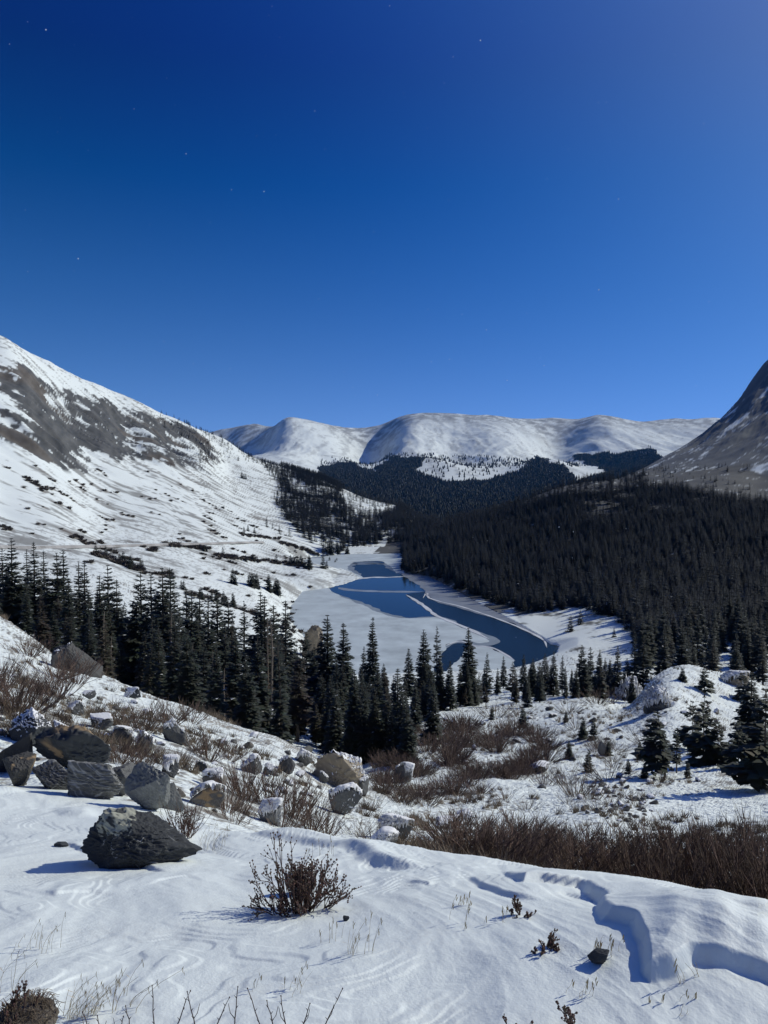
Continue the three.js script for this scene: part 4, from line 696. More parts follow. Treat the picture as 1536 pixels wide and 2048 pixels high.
{ // dry sedge tufts pricking through the snow
  const b = new Builder(), q = rng(8); for (let i = 0; i < 26; i++) { const a = q() * 6.28, x = 0.12 * (q() - 0.5), z = 0.12 * (q() - 0.5), l = 0.1 + 0.16 * q(), c = 0.6 + 0.8 * q(); b.tri([x - 0.008, -0.03, z], [x + 0.008, -0.03, z + 0.006], [x + Math.cos(a) * l * 0.6, l, z + Math.sin(a) * l * 0.6], [0.17 * c, 0.13 * c, 0.09 * c]); }
  const r = rng(66), spots = [];
  for (let i = 0; i < 30000 && spots.length < 2600; i++) { const d = 8 * Math.exp(r() * 2.9), u = -0.55 + 1.1 * r(), X = u * d; if (d < crestAt(u) * 1.3 || d > 140) continue; if (n2(X / 6 + 3, d / 6) + 0.6 * n2(X / 1.5, d / 1.5) + 0.5 * n2(X / 30, d / 30 + 4) < 0.34) continue; spots.push([X, d, (0.5 + 0.9 * r()) * mix(0.9, 1.6, smooth(15, 80, d)), r()]); }
  const im = new THREE.InstancedMesh(b.geometry(), MAT.straw, spots.length), dm = new THREE.Object3D(); spots.forEach(([X, d, s, t], i) => { dm.position.set(X, ground(X, d) + EYE, -d); dm.rotation.y = t * 6; dm.scale.set(s * 1.3, s, s * 1.3); dm.updateMatrix(); im.setMatrixAt(i, dm.matrix); }); im.name = 'sedge_tufts'; im.castShadow = im.receiveShadow = true; scene.add(tag(im, 'brown sedge tufts pricking through the snow of the valley floor and left slope', 'sedge', null, 'stuff'));
}

// ---------------------------------------------------------------- rocks
function rockShape(seed, detail, sx, sy, sz, { cuts = 15, rough = 0.05, tone = [0.15, 0.15, 0.145], bands = 0, veins = 0, lichen = 0, rust = 0, planes = null, soft = 0.018, crag = 0 } = {}) {
  const r = rng(seed), g0 = new THREE.IcosahedronGeometry(1, detail), src = g0.attributes.position, P = planes ?? [];
  if (!planes) for (let i = 0; i < cuts; i++) { const z = 2 * r() - 1, a = r() * 6.283, s = Math.sqrt(1 - z * z); P.push([s * Math.cos(a), z, s * Math.sin(a), 0.42 + 0.34 * r()]); }
  const map = new Map(), pos = [], col = [], idx = [];
  for (let i = 0; i < src.count; i++) {
    const x = src.getX(i), y = src.getY(i), z = src.getZ(i), key = Math.round(x * 2e4) + ',' + Math.round(y * 2e4) + ',' + Math.round(z * 2e4); let v = map.get(key);
    if (v === undefined) {
      v = pos.length / 3; map.set(key, v);
      let lo = 1.35, s = 0; for (const [a, b, c, d] of P) { const m = a * x + b * y + c * z; if (m > 1e-3) lo = Math.min(lo, d / m); }
      for (const [a, b, c, d] of P) { const m = a * x + b * y + c * z; if (m > 1e-3) s += Math.exp(Math.max(-30, (lo - d / m) / soft)); }
      let R = lo - soft * Math.log(Math.max(s, 1));
      const o = seed * 3.7, f = fbm3(x * 2.2 * R + o, y * 2.2 * R, z * 2.2 * R, 5), strata = bands ? 0.02 * Math.sin((y * 9 + x * 5 + 3 * n3(x * 1.6 + o, y * 1.6, z * 1.6)) * 3) : 0;
      R *= 1 + rough * f + rough * 0.6 * (1 - Math.abs(n3(x * 5 + o, y * 5, z * 5)) * 2) + strata * bands;
      if (crag) { const a = 1 - Math.abs(n3(x * 3.1 + o, y * 4.5 + 0.8 * x, z * 3.1)), b = 1 - Math.abs(n3(x * 8 + o, y * 10, z * 8 + 3)); R *= 1 + crag * (0.09 * (a * a - 0.45) + 0.04 * (b * b - 0.4) + 0.018 * n3(x * 24, y * 24 + o, z * 24)); }
      pos.push(x * R * sx, y * R * sy, z * R * sz);
      const t = 0.72 + 0.5 * (0.5 + 0.5 * fbm3(x * 4 + o, y * 4, z * 4, 4)), c = [tone[0] * t, tone[1] * t, tone[2] * t];
      const dot = n3(x * 14 + o, y * 14, z * 14); if (dot > 0.35) { c[0] *= 1.35; c[1] *= 1.35; c[2] *= 1.3; }
      if (bands) { const w = Math.abs(n3(x * 1.1 + o, (y + 0.5 * x) * 6 + 2 * n3(x * 1.5, y * 1.5, z * 1.5 + o), z * 1.1)); const k = smooth(0.16, 0.04, w) * bands; for (let j = 0; j < 3; j++) c[j] = mix(c[j], 0.36, k * 0.7); }
      if (veins) { const w = Math.abs(n3(x * 2.3 + o, y * 2.3 + 4, z * 2.3)), k = smooth(0.035, 0.012, w) * smooth(0.1, 0.4, n3(x * 1.7, y * 1.7 + o, z * 1.7)) * veins; for (let j = 0; j < 3; j++) c[j] = mix(c[j], 0.42, k); }
      if (lichen) { const k = smooth(0.12, 0.34, n3(x * 7 + o, y * 7, z * 7) * 0.6 + n3(x * 17, y * 17 + o, z * 17) * 0.35 + lichen(x * R, y * R, z * R)); c[0] = mix(c[0], 0.4, k * 0.85); c[1] = mix(c[1], 0.4, k * 0.85); c[2] = mix(c[2], 0.32, k * 0.85); }
      if (rust) { const k = smooth(0, 0.4, n3(x * 1.8 + o, y * 1.8, z * 1.8) + rust - 0.5); c[0] = mix(c[0], 0.34, k); c[1] = mix(c[1], 0.235, k); c[2] = mix(c[2], 0.13, k); }
      col.push(...c);
    }
    idx.push(v);
  }
  const g = new THREE.BufferGeometry(); g.setAttribute('position', new THREE.Float32BufferAttribute(pos, 3)); g.setAttribute('color', new THREE.Float32BufferAttribute(col, 3)); g.setIndex(idx); g.computeVertexNormals(); return g;
}
function snowCap(g, seed, thick, from = 0.5, tilt = 0) {   // snow lying on the upper faces of a rock
  const p = g.attributes.position, n = g.attributes.normal, ix = g.index, lift = new Float32Array(p.count), on = new Uint8Array(p.count);
  for (let i = 0; i < p.count; i++) { const k = n.getY(i) + tilt * n.getX(i) + 0.22 * n3(p.getX(i) * 4 / (thick * 9 + 0.3) + seed, p.getY(i) * 3, p.getZ(i) * 4 / (thick * 9 + 0.3)); on[i] = k > from ? 1 : 0; lift[i] = 0.003 + thick * smooth(from, from + 0.35, k); }
  const map = new Map(), pos = [], idx = []; const at = (i) => { let v = map.get(i); if (v === undefined) { v = pos.length / 3; map.set(i, v); pos.push(p.getX(i) + n.getX(i) * lift[i] * 0.4, p.getY(i) + lift[i], p.getZ(i) + n.getZ(i) * lift[i] * 0.4); } return v; };
  for (let i = 0; i < ix.count; i += 3) { const a = ix.getX(i), b = ix.getX(i + 1), c = ix.getX(i + 2); if (on[a] && on[b] && on[c]) idx.push(at(a), at(b), at(c)); }
  const q = new THREE.BufferGeometry(); q.setAttribute('position', new THREE.Float32BufferAttribute(pos, 3)); q.setAttribute('color', new THREE.Float32BufferAttribute(pos.map(() => 0.84), 3)); q.setIndex(idx); q.computeVertexNormals(); return q;
}
function placeRock(name, px, py, wpx, hpx, label, { detail = 14, seed = Math.round(px * 7 + py), deep = 0.8, sink = 0.25, turn = 0, cap = 0, from = 0.5, tilt = 0, group, d0 = 3, ...look } = {}) {
  const [X, d] = hit(px, py, d0), w = wpx / FOCAL * d, h = hpx * (d < 16 ? 0.88 : 0.95) / FOCAL * d / (1 - sink), g = rockShape(seed, Math.round(detail * 1.25), 1, 1, 1, { crag: 0.8, ...look });
  g.computeBoundingBox(); const B = g.boundingBox; g.translate(-(B.min.x + B.max.x) / 2, -B.min.y, -(B.min.z + B.max.z) / 2); g.scale(w / (B.max.x - B.min.x), h / (B.max.y - B.min.y), w * deep / (B.max.z - B.min.z)); g.computeVertexNormals();
  const o = thing(name, X, 0, d + w * deep * 0.4, turn); o.position.y = ground(X, d + w * deep * 0.05) + EYE - sink * h;
  part('stone', g, MAT.stone, o); if (cap) part('snow_cap', snowCap(g, seed, cap * h * 0.8, from, tilt), MAT.cap, o);
  return tag(o, label, name === 'rock_outcrop' ? 'outcrop' : 'boulder', group);
}
const dark = [0.042, 0.046, 0.05], grey = [0.15, 0.155, 0.15], mid = [0.095, 0.096, 0.095], tan = [0.27, 0.225, 0.165];
{ // the dark boulder in the near snow
  const [X, d] = hit(262, 1738, 3), s = d / FOCAL;
  const planes = [[0.66, 0.72, 0.12, 0.54], [0.72, 0.64, 0.1, 0.575], [0.507, -0.862, 0, 0.93], [-0.561, -0.828, 0, 0.72], [-0.92, 0.345, 0.15, 0.84], [-0.486, 0.874, 0, 1.09], [0.12, 0.36, 0.925, 0.5], [-0.5, 0.12, 0.86, 0.56], [0.62, -0.15, 0.77, 0.66], [0.1, -0.35, 0.93, 0.6], [0.35, 0.5, 0.79, 0.52], [-0.2, 0.5, -0.84, 0.6], [0.5, 0.3, -0.8, 0.6]];
  const g = rockShape(19, 70, 110 * s, 66 * s, 100 * s, { planes, tone: [0.03, 0.033, 0.037], crag: 1, rough: 0.06, veins: 0.8, lichen: (x, y, z) => smooth(0.25, 0.6, y) * smooth(-0.85, -0.6, x) * smooth(0.15, -0.15, x) * 0.85 - 0.45, soft: 0.016 });
  const o = thing('boulder', X - 6 * s, ground(X, d + 20 * s) + 40 * s, d + 55 * s, 0.0);
  part('stone', g, MAT.stone, o); tag(o, 'black pointed boulder with pale lichen on its tip, alone in the near snow', 'boulder');
}
{
  const R = placeRock;
  R('boulder', 128, 1548, 172, 108, 'largest dark boulder of the pile at left, wide with an overhanging front', { tone: dark, detail: 40, rough: 0.08, deep: 0.7, sink: 0.1, rust: 0.22, d0: 8.5 });
  R('boulder', 42, 1486, 92, 62, 'dark boulder at the top left of the boulder pile, by the photo edge', { tone: dark, detail: 28, cap: 0.06, from: 0.7, d0: 8.5 });
  R('boulder', 22, 1545, 80, 90, 'dark boulder filling the gap at the left edge under the pile', { tone: [0.05, 0.05, 0.05], detail: 26, d0: 8.5 });
  R('boulder', 26, 1590, 66, 66, 'dark weathered boulder at the bottom left corner of the pile', { tone: [0.06, 0.058, 0.055], detail: 26, rust: 0.15, d0: 8.3 });
  R('boulder', 98, 1598, 86, 56, 'low dark boulder with white streaks under the largest one', { tone: [0.055, 0.055, 0.055], detail: 28, bands: 0.6, d0: 8.3 });
  R('boulder', 182, 1612, 120, 84, 'grey boulder with swirling pale bands at the right of the pile', { tone: [0.11, 0.11, 0.105], detail: 40, bands: 1, deep: 0.6, d0: 8 });
  R('boulder', 238, 1592, 62, 66, 'split grey boulder between the banded boulder and the big pale grey one', { tone: [0.12, 0.12, 0.118], detail: 24, d0: 8.3 });
  R('boulder', 290, 1628, 100, 98, 'big pale grey boulder with a flat face behind the black pointed one', { tone: grey, detail: 32, sink: 0.15, bands: 0.25, deep: 0.55, d0: 7.6 });
  R('boulder', 340, 1620, 52, 58, 'grey boulder leaning on the right of the big pale grey one', { tone: [0.13, 0.132, 0.13], detail: 22, d0: 7.6 });
  R('boulder', 118, 1482, 52, 36, 'orange tinted boulder with snow behind the dark pile', { tone: [0.3, 0.2, 0.11], rust: 0.4, cap: 0.12 });
  R('boulder', 144, 1474, 24, 22, 'small reddish boulder right of the orange tinted one', { tone: [0.25, 0.17, 0.13] });
  R('boulder', 242, 1486, 46, 34, 'brown grey boulder with a snowy left side amid willows', { tone: mid, cap: 0.2 });
  R('boulder', 288, 1500, 46, 34, 'pale snow topped boulder right of the leaning willows on the left slope', { tone: [0.24, 0.22, 0.19], cap: 0.35, from: 0.35 });
  R('boulder', 346, 1484, 50, 42, 'angular grey boulder under the willow on the left slope', { tone: mid, cap: 0.15, from: 0.6 });
  R('boulder', 336, 1552, 40, 28, 'grey boulder under a thick drift of snow above the orange sided boulder', { tone: mid, cap: 0.5, from: 0.3 });
  R('boulder', 426, 1580, 48, 36, 'blocky tan grey boulder with a flat snow cap, upper of two', { tone: [0.16, 0.15, 0.135], cap: 0.3, from: 0.45, sink: 0.15 });
  R('boulder', 412, 1616, 68, 42, 'boulder with orange side and snow on top, lower of two', { tone: [0.14, 0.13, 0.12], rust: 0.45, cap: 0.35, from: 0.4 });
  R('boulder', 401, 1543, 28, 22, 'small dark boulder poking from snow above the flat capped boulder', { tone: dark, cap: 0.25 });
  R('boulder', 196, 1458, 52, 22, 'long low grey boulder on the upper left slope', { tone: mid, cap: 0.15 });
  R('boulder', 145, 1428, 40, 22, 'tilted grey slab with a dark cleft on the upper left slope', { tone: mid, cap: 0.2 });
  R('boulder', 175, 1398, 26, 14, 'small rounded rock high on the left slope', { tone: mid, cap: 0.2 });
  R('boulder', 262, 1395, 34, 16, 'dark flat rock high on the left slope near the dead trees', { tone: dark, cap: 0.2 });
  R('rock_outcrop', 134, 1342, 112, 50, 'long sloping grey rock slab with snow above, in front of the left stand', { tone: [0.075, 0.073, 0.07], detail: 26, deep: 0.7, cap: 0.1, from: 0.9, sink: 0.4, d0: 20, planes: [[0.55, 0.8, 0.25, 0.34], [0.3, 0.62, 0.72, 0.36], [-0.2, 0.95, 0.2, 0.62], [-0.95, 0.1, 0.3, 1], [0.6, -0.1, 0.8, 0.9], [0, -1, 0, 0.6], [0, 0.3, -0.95, 0.5]] });
  R('rock_outcrop', 330, 1400, 80, 24, 'flat tan rock ledge at the foot of the dead trees', { tone: [0.22, 0.19, 0.15], cap: 0.15, sink: 0.7, d0: 20 });
  R('boulder', 500, 1545, 46, 28, 'brown grey rock half drifted over, left of the dark triangular rock', { tone: mid, cap: 0.25 });
  R('boulder', 535, 1552, 28, 20, 'small grey rock just left of the dark triangular rock', { tone: mid, cap: 0.2 });
  R('boulder', 572, 1546, 34, 32, 'dark triangular rock on the snowy bank below the middle stand', { tone: [0.055, 0.056, 0.058], cap: 0.15, from: 0.6 });
  R('boulder', 608, 1532, 32, 24, 'square grey rock with snow cap on the snowy bank', { tone: mid, cap: 0.4, from: 0.4 });
  R('boulder', 647, 1566, 20, 22, 'small pointed rock right of the square snow capped one', { tone: [0.11, 0.108, 0.1], cap: 0.2 });
  R('rock_outcrop', 676, 1576, 118, 76, 'tan ribbed rock outcrop ending the snowy bank in the middle', { tone: tan, detail: 36, rough: 0.09, deep: 0.7, cap: 0.1, from: 0.7, sink: 0.3, bands: 0.2, d0: 15 });
  R('boulder', 722, 1592, 32, 30, 'dark boulder at the foot of the tan ribbed outcrop', { tone: mid, cap: 0.2, d0: 15 });
  R('rock_outcrop', 536, 1466, 66, 30, 'tan rock outcrop at the top of the snowy bank by the spruces', { tone: tan, detail: 22, cap: 0.15, from: 0.7, sink: 0.35, d0: 15 });
  R('rock_outcrop', 622, 1318, 50, 72, 'tan cliff face half hidden by spruces at the left end of the ice', { tone: [0.27, 0.22, 0.155], detail: 26, rough: 0.1, sink: 0.2, d0: 150 });
  R('boulder', 690, 1632, 70, 60, 'tall boulder with a smooth shield of snow on its front, in the middle', { tone: [0.1, 0.1, 0.1], detail: 28, cap: 0.12, from: 0.12, sink: 0.15, d0: 8 });
  R('boulder', 807, 1566, 42, 36, 'pointed wedge rock with a bright snow edge in the thicket', { tone: [0.17, 0.165, 0.155], cap: 0.22, from: 0.3, tilt: 0.5, sink: 0.2 });
  R('boulder', 792, 1680, 70, 46, 'round boulder buried under a thick dome of snow, behind the crest', { tone: [0.13, 0.13, 0.125], cap: 0.35, from: 0.1, sink: 0.15, detail: 26, d0: 8 });
  R('boulder', 770, 1700, 56, 30, 'low snow covered boulder in front of the round snow domed one', { tone: [0.12, 0.12, 0.12], cap: 0.4, from: 0.1, d0: 8 });
  R('boulder', 540, 1648, 44, 46, 'rounded boulder white with frost among the brown willows', { tone: [0.2, 0.2, 0.2], cap: 0.25, from: -0.1, d0: 8 });
  R('rock_outcrop', 1262, 1402, 66, 40, 'dark cracked rock on the left shoulder of the snowy knoll', { tone: mid, detail: 26, cap: 0.2, from: 0.5, rough: 0.12, sink: 0.45, d0: 40 });
  R('rock_outcrop', 1322, 1420, 60, 34, 'dark ledge breaking through the snowy face of the knoll', { tone: mid, detail: 24, cap: 0.3, from: 0.5, rough: 0.12, sink: 0.5, d0: 40 });
  R('boulder', 1206, 1512, 22, 32, 'upright grey rock fin below the snowy knoll', { tone: [0.16, 0.155, 0.15], deep: 0.5, sink: 0.1, d0: 20 });
  R('rock_outcrop', 1478, 1372, 56, 20, 'rock hump with snow cap at the right end of the knoll', { tone: tan, detail: 22, cap: 0.3, from: 0.4, sink: 0.6, d0: 40 });
  const stones = [[900, 1660, 60, 16], [930, 1640, 40, 14], [1082, 1545, 40, 14], [1120, 1700, 30, 14]];
  stones.forEach(([x, y, w, h], i) => R('boulder', x, y, w, h, ['half buried grey rock left of the hedge on the valley floor', 'flat grey rock just above the left end of the hedge', 'pale rounded rock on the valley floor right of the thicket', 'dark rock showing between the stems of the hedge'][i], { tone: mid, cap: 0.3, d0: 10 }));
}
{ // loose stones: one of each kind, then copies
  const protos = [0, 1, 2, 3, 4].map((k) => { const g = rockShape(300 + k, 5, 0.5, 0.34, 0.42, { tone: k < 3 ? mid : [0.13, 0.12, 0.105] }); return { g, cap: snowCap(g, k, 0.1, 0.45) }; });
  const first = new Map();
  function stone(k, name, X, d, w, label, group, capped) {
    const key = name + k + capped; let o; const P = protos[k % 5];
    if (!first.has(key)) { o = new THREE.Group(); part('stone', P.g, MAT.stone, o); if (capped) part('snow_cap', P.cap, MAT.cap, o); first.set(key, o); } else o = first.get(key).clone();
    o.name = numbered(name); o.position.set(X, ground(X, d) + EYE + w * 0.1, -d); o.rotation.y = X * 9 + d * 5; o.scale.setScalar(w); o.userData = {}; scene.add(o); return tag(o, label, 'rock', group);
  }
  const r = rng(811);
  for (let i = 0; i < 74; i++) { const a = r() * 6.28, q = Math.sqrt(r()), x = 1236 + Math.cos(a) * q * 82, y = 1605 + Math.sin(a) * q * 40, [X, d] = hit(x, y, 14); stone(i % 5, 'loose_stone', X, d, (10 + 20 * r() * r()) / FOCAL * d, 'small dark stone in the patch of stones on the snow above the hedge', 'stones of the patch above the hedge', i % 3 === 0); }
  for (let i = 0; i < 130; i++) { const t = r(), x = -20 + 660 * t, y0 = mix(1330, 1500, t), y = y0 + (mix(1590, 1640, t) - y0) * r(), [X, d] = hit(x, y, 8.8); if (d > 60) continue; stone(i % 5, 'slope_rock', X, d, (14 + 24 * r() * r()) / FOCAL * d, 'grey rock half sunk in snow on the rocky left slope', 'rocks half sunk in the left slope', i % 2 === 0); }
  for (let i = 0; i < 60; i++) { const x = 880 + 560 * r(), y = 1420 + 200 * r(), [X, d] = hit(x, y, 12); stone(i % 5, 'valley_rock', X, d, (9 + 14 * r()) / FOCAL * d, 'grey rock poking through snow on the valley floor', 'rocks on the snowy valley floor', i % 2 === 0); }
}
{ // small stones in the near snow
  const R = placeRock;
  R('boulder', 1202, 1933, 48, 32, 'small black stone in the near snow left of the deep scoop', { tone: dark, detail: 18, d0: 1.5, sink: 0.2 });
  R('boulder', 598, 1790, 66, 40, 'flat grey stone inside the near bush', { tone: [0.12, 0.12, 0.118], detail: 18, d0: 1.5, sink: 0.2, cap: 0.15, from: 0.7 });
  R('boulder', 692, 1842, 14, 10, 'tiny dark pebble at the right foot of the near bush', { tone: dark, detail: 8, d0: 1.5 });
  R('boulder', 120, 1694, 30, 8, 'dark rock edge showing at the left of the black pointed boulder', { tone: dark, detail: 10, d0: 3 });
}

// ---------------------------------------------------------------- plants in the near snow
function currant(seed, stems, W, H, tone = [0.085, 0.05, 0.04]) {
  const r = rng(seed), b = new Builder(), bud = new Builder();
  const twig = (p, az, el, l, rad, depth) => {
    const pts = [p]; let q = p; const n = 3; for (let k = 1; k <= n; k++) { const a = az + 0.5 * (r() - 0.5), e = el + 0.35 * (r() - 0.4); q = [q[0] + Math.cos(a) * Math.cos(e) * l / n, q[1] + Math.sin(e) * l / n, q[2] + Math.sin(a) * Math.cos(e) * l / n]; pts.push(q); }
    const g = 0.7 + 0.7 * r(); b.tube(pts, rad, rad * 0.55, 4, [tone[0] * g, tone[1] * g, tone[2] * g]);
    if (depth > 0) { const k = 3 + Math.floor(2 * r()); for (let i = 0; i < k; i++) { const s = pts[1 + Math.floor(r() * 3)]; twig(s, az + 2.2 * (r() - 0.5), el + 1.1 * (r() - 0.45), l * (0.4 + 0.25 * r()), rad * 0.62, depth - 1); } }
    if (depth < 2) { const k = depth === 0 ? 2 : 1; for (let i = 0; i < k; i++) { const s = i ? pts[2] : q, R = (0.0035 + 0.003 * r()) * (0.6 + H); bud.ball(s[0] + 0.003 * (r() - 0.5), s[1] + 0.002, s[2] + 0.003 * (r() - 0.5), R, [0.06 + 0.05 * r(), 0.035 + 0.02 * r(), 0.03], 1.3); } }
  };
  for (let i = 0; i < stems; i++) { const az = r() * 6.28, q = r(); twig([W * 0.26 * Math.cos(az) * q, -0.02, W * 0.16 * Math.sin(az) * q], az + 1.2 * (r() - 0.5), 0.5 + 1.05 * r() * (1 - 0.55 * q), H * (0.4 + 0.32 * r()), 0.0042 * (0.6 + H), 2); }
  return { stems: b.geometry(), buds: bud.geometry() };
}
function shrub(name, px, py, wpx, hpx, seed, n, label, d0 = 1.4) {
  const [X, d] = hit(px, py, d0), s = d / FOCAL, c = currant(seed, n, wpx * s, hpx * s), o = thing(name, X, ground(X, d), d); part('stems', c.stems, MAT.twig, o); part('buds', c.buds, MAT.bud, o).userData.kind = 'stuff'; return tag(o, label, 'bush');
}
shrub('currant_bush', 600, 1822, 210, 118, 71, 60, 'reddish brown bush full of dark buds, alone in the near snow');
shrub('currant_bush', 1044, 1832, 46, 40, 72, 9, 'small dark shrub on the near snow, above the sprig by the black stone');
shrub('currant_bush', 1094, 1902, 50, 42, 73, 9, 'small dark sprig just left of the black stone in the near snow');
shrub('currant_bush', 372, 1672, 80, 70, 74, 20, 'budded brown bush at the right shoulder of the black pointed boulder', 4);
shrub('currant_bush', 8, 2060, 120, 80, 75, 14, 'budded dark twigs reaching in at the bottom left corner');
shrub('currant_bush', 1050, 2062, 44, 46, 76, 3, 'low budded twig at the bottom edge right of the middle');
shrub('currant_bush', 1163, 2066, 36, 80, 77, 3, 'upright budded twig at the bottom edge, right of the low one');
{
  const r = rng(123);                                // bare twigs along the bottom edge
  const spots = [[185, 2030, 60], [205, 2060, 60], [232, 2040, 50], [312, 1995, 110], [345, 1990, 90], [398, 1995, 80], [424, 2000, 70], [468, 1990, 90], [530, 1990, 100], [552, 2010, 60], [578, 2005, 75], [600, 2015, 60], [640, 1985, 95], [265, 2020, 60]];
  spots.forEach(([x, y, l], i) => {
    const b = new Builder(), [X, d] = hit(x + 8 * (r() - 0.5), Math.min(2100, y + l), 1.2), s = d / FOCAL, L = l * s * 1.25, a = (r() - 0.5) * 0.9; const pts = [[0, -0.02, 0]]; for (let k = 1; k <= 5; k++) pts.push([Math.sin(a) * L * k / 5 + 0.004 * (r() - 0.5), L * k / 5 * Math.cos(a), 0.006 * (r() - 0.5)]);
    b.tube(pts, 0.0021, 0.0011, 5, [0.075, 0.05, 0.042]); for (let k = 1; k < 5; k++) { const p = pts[k], q = (k % 2 ? 1 : -1); b.tube([p, [p[0] + q * 0.006, p[1] + 0.008, p[2]]], 0.0014, 0.0006, 4, [0.07, 0.045, 0.04]); }
    if (r() < 0.6) { const p = pts[2], q = r() < 0.5 ? -1 : 1; b.tube([p, [p[0] + q * 0.012, p[1] + 0.02, p[2] + 0.004], [p[0] + q * 0.018, p[1] + 0.045, p[2]]], 0.0014, 0.0007, 4, [0.075, 0.05, 0.042]); }
    b.ball(...pts[5], 0.0024, [0.07, 0.04, 0.035], 1.5);
    const o = new THREE.Mesh(b.geometry(), MAT.twig); o.name = numbered('bare_twig'); o.position.set(X, ground(X, d) + EYE, -d); o.castShadow = true; scene.add(tag(o, 'bare dark twig sticking up along the bottom edge left of the middle', 'twig', 'bare twigs along the bottom edge'));
  });
}
function grass(px, py, wpx, hpx, n, seed, label, lean = 0.3, seedHeads = true, tone = [0.42, 0.34, 0.2]) {
  const [X, d] = hit(px, py, 1.2), s = d / FOCAL, r = rng(seed), b = new Builder(), heads = new Builder();
  for (let i = 0; i < n; i++) {
    const bx = (r() - 0.5) * wpx * s, bz = (r() - 0.5) * wpx * s * 0.5, h = hpx * s * (0.45 + 0.75 * r()), a = lean * (0.4 + r()) + 0.3 * (r() - 0.5), g = 0.7 + 0.5 * r(), c = [tone[0] * g, tone[1] * g, tone[2] * g], w = 0.0006 + 0.0006 * r(); const pts = []; for (let k = 0; k <= 4; k++) { const t = k / 4; pts.push([bx + h * a * t * t, h * t * (1 - 0.15 * a * t) - 0.01, bz + 0.02 * n2(t, i)]); }
    b.tube(pts, w, w * 0.5, 3, c);
    if (seedHeads && r() < 0.7) { const p = pts[4]; for (let k = 0; k < 4; k++) heads.leaf([p[0] + 0.004 * k * a, p[1] - 0.006 * k, p[2]], [p[0] + 0.01 * (r() - 0.2) + 0.006 * a, p[1] - 0.006 * k + 0.016, p[2] + 0.006 * (r() - 0.5)], 0.0022, [0.6, 0, 0.8], [0.5 * g, 0.4 * g, 0.22 * g]); }
    if (r() < 0.6) { const p = pts[1 + Math.floor(2 * r())], q = (r() - 0.5) * 1.4; heads.leaf(p, [p[0] + q * h * 0.5, p[1] + h * 0.22 * r(), p[2] + 0.02 * (r() - 0.5)], 0.0016, [0, 0.3, 0.9], [c[0] * 0.9, c[1] * 0.8, c[2] * 0.7]); }
  }
  const o = thing('dry_grass', X, ground(X, d), d); part('blades', b.geometry(), MAT.straw, o).userData.kind = 'stuff'; if (heads.count) part('seed_heads', heads.geometry(), MAT.straw, o).userData.kind = 'stuff'; return tag(o, label, 'grass');
}
grass(75, 1900, 90, 60, 12, 1, 'dry grass stalks with seed heads at the left edge, above the corner twigs');
grass(165, 2030, 70, 75, 34, 2, 'thick straw yellow grass tuft near the bottom left corner', 0.5, true, [0.6, 0.5, 0.3]);
grass(210, 2010, 150, 100, 14, 3, 'long leaning grass stalks right of the straw yellow tuft', 0.7);
grass(20, 1985, 60, 110, 7, 4, 'tall thin grass stalks leaning in from the left edge', 0.4);
grass(718, 1905, 60, 70, 12, 5, 'thin grass stalks right of the reddish brown bush', 0.25);
grass(660, 1880, 60, 40, 7, 6, 'few short grass stalks under the reddish brown bush', 0.1);
grass(425, 1700, 60, 55, 20, 7, 'pale dry grass tuft between the black boulder and the snow crest', 0.4);
grass(1215, 1910, 60, 45, 12, 8, 'dry grass stalks between the black stone and the scoop', 0.1);
grass(1380, 1960, 50, 36, 7, 9, 'curled dry grass at the right rim of the scoop', -0.4);
grass(1160, 1990, 60, 40, 6, 10, 'few straw stalks below the black stone', 0.2);
grass(920, 1810, 40, 26, 8, 11, 'small grass tuft in the snow above the middle', 0.2);
grass(960, 1850, 120, 34, 8, 12, 'scattered grass stalks below the small tuft', 0.2);
grass(560, 1985, 120, 55, 8, 13, 'scattered straw stalks at the bottom left of the middle', 0.3);
grass(1330, 2010, 120, 24, 7, 14, 'short stubble of grass near the bottom right corner', 0.3);
grass(640, 1712, 60, 34, 9, 15, 'brown stalks standing above the top of the reddish brown bush', 0.1, true, [0.2, 0.14, 0.09]);
{ // dead cushion plant at the bottom left corner
  const [X, d] = hit(52, 2046, 1.2), s = d / FOCAL, r = rng(31), b = new Builder();
  const g = rockShape(91, 14, 44 * s, 20 * s, 44 * s, { tone: [0.1, 0.085, 0.07], rough: 0.1, cuts: 0 });
  for (let i = 0; i < 420; i++) { const a = r() * 6.28, q = Math.sqrt(r()), x = Math.cos(a) * q * 58 * s, z = Math.sin(a) * q * 58 * s, y = 27 * s * Math.sqrt(1 - 0.8 * q * q), t = r() * 6.28, l = 0.02 + 0.03 * r(), c = 0.6 + 0.8 * r(); b.tube([[x, y - 0.008, z], [x + Math.cos(t) * l * 0.5, y + 0.012 * r() + 0.004, z + Math.sin(t) * l * 0.5], [x + Math.cos(t) * l, y - 0.004, z + Math.sin(t) * l]], 0.0013, 0.0006, 3, [0.17 * c, 0.13 * c, 0.09 * c]); }
  const o = thing('cushion_plant', X, ground(X, d) + 6 * s, d); part('mound', g, MAT.stone, o); part('dead_stems', b.geometry(), MAT.twig, o).userData.kind = 'stuff'; tag(o, 'brown mound of dead matted stems at the bottom left corner', 'plant');
}

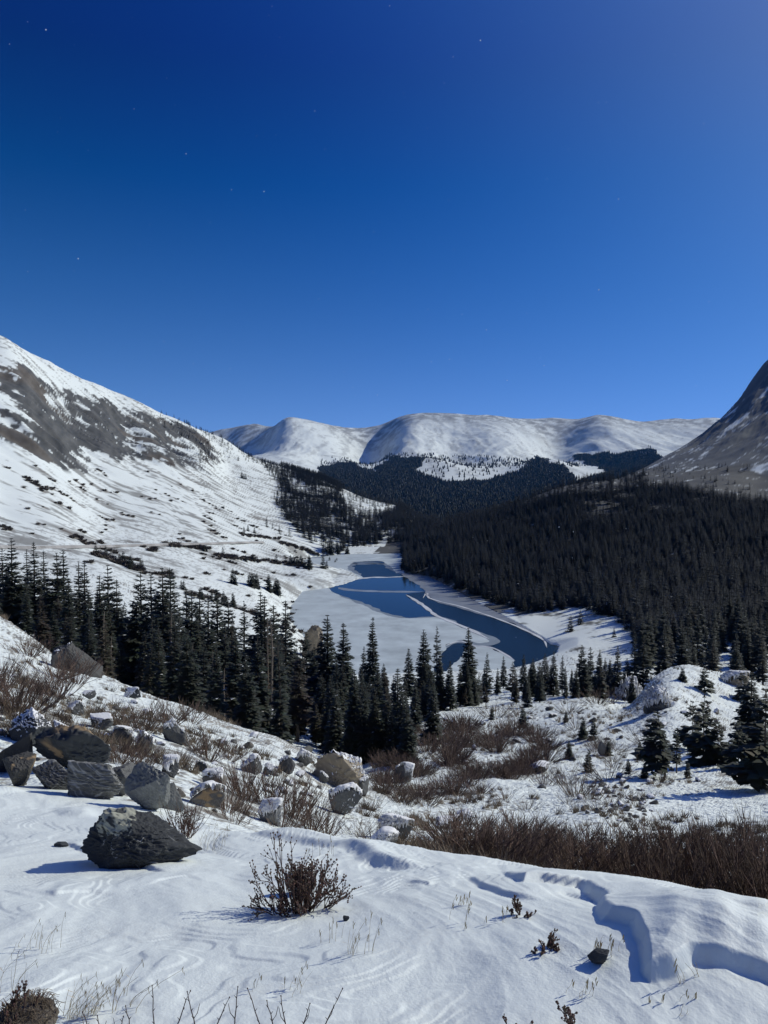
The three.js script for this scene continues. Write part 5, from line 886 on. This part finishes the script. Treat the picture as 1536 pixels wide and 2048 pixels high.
// ---------------------------------------------------------------- the track along the left slope
{
  const pts = [[-40, 1093], [0, 1093], [65, 1094], [130, 1093], [200, 1092], [270, 1090], [340, 1088], [400, 1087], [460, 1085], [520, 1084]].map(([x, y]) => { const [X, d] = hit(x, y, 120); return new THREE.Vector3(X, ground(X, d) + EYE, -d); });
  const c = new THREE.CatmullRomCurve3(pts), b = new Builder(), N = 120; let prev = null;
  for (let i = 0; i <= N; i++) { const p = c.getPoint(i / N), t = c.getTangent(i / N), q = Math.hypot(t.x, t.z), nx = -t.z / q, nz = t.x / q; const y = p.y + 0.5; const row = [[p.x - nx * 2.6, y + 0.05, p.z - nz * 2.6], [p.x + nx * 2.4, y, p.z + nz * 2.4], [p.x + nx * 3.2, y - 1.1, p.z + nz * 3.2]]; if (prev) { b.tri(prev[0], prev[1], row[1], SNOW); b.tri(prev[0], row[1], row[0], SNOW); const e = [0.2 + 0.25 * sweep(i / 3, 2), 0.19 + 0.25 * sweep(i / 3, 2), 0.18 + 0.25 * sweep(i / 3, 2)]; b.tri(prev[1], prev[2], row[2], e); b.tri(prev[1], row[2], row[1], e); } prev = row; }
  structure(Object.assign(new THREE.Mesh(b.geometry(), vc(0.9, THREE.DoubleSide)), { name: 'mountain_track' }));
}

// ---------------------------------------------------------------- blown snow glinting in the air, and thin blue haze
{
  const r = rng(2024), n = 900, b = new Builder(); b.ball(0, 0, 0, 1, [0.9, 0.93, 0.95]);
  const im = new THREE.InstancedMesh(b.geometry(), MAT.cap, n), dm = new THREE.Object3D();
  for (let i = 0; i < n; i++) { const d = 2.5 + 22 * r(), X = (r() - 0.5) * 1.3 * d, Y = -0.35 * d + 1.05 * d * r(); dm.position.set(X, EYE + Y, -d); dm.rotation.set(r() * 3, r() * 3, 0); dm.scale.setScalar(0.0012 + 0.003 * r() * r()); dm.updateMatrix(); im.setMatrixAt(i, dm.matrix); }
  im.name = 'blown_snow'; scene.add(tag(im, 'specks of blown snow glinting in the air before the blue sky', 'snowflakes', null, 'stuff'));
}
scene.fog = new THREE.FogExp2(new THREE.Color().setRGB(0.05, 0.37, 1), 0.000028);

renderer.render(scene, camera);
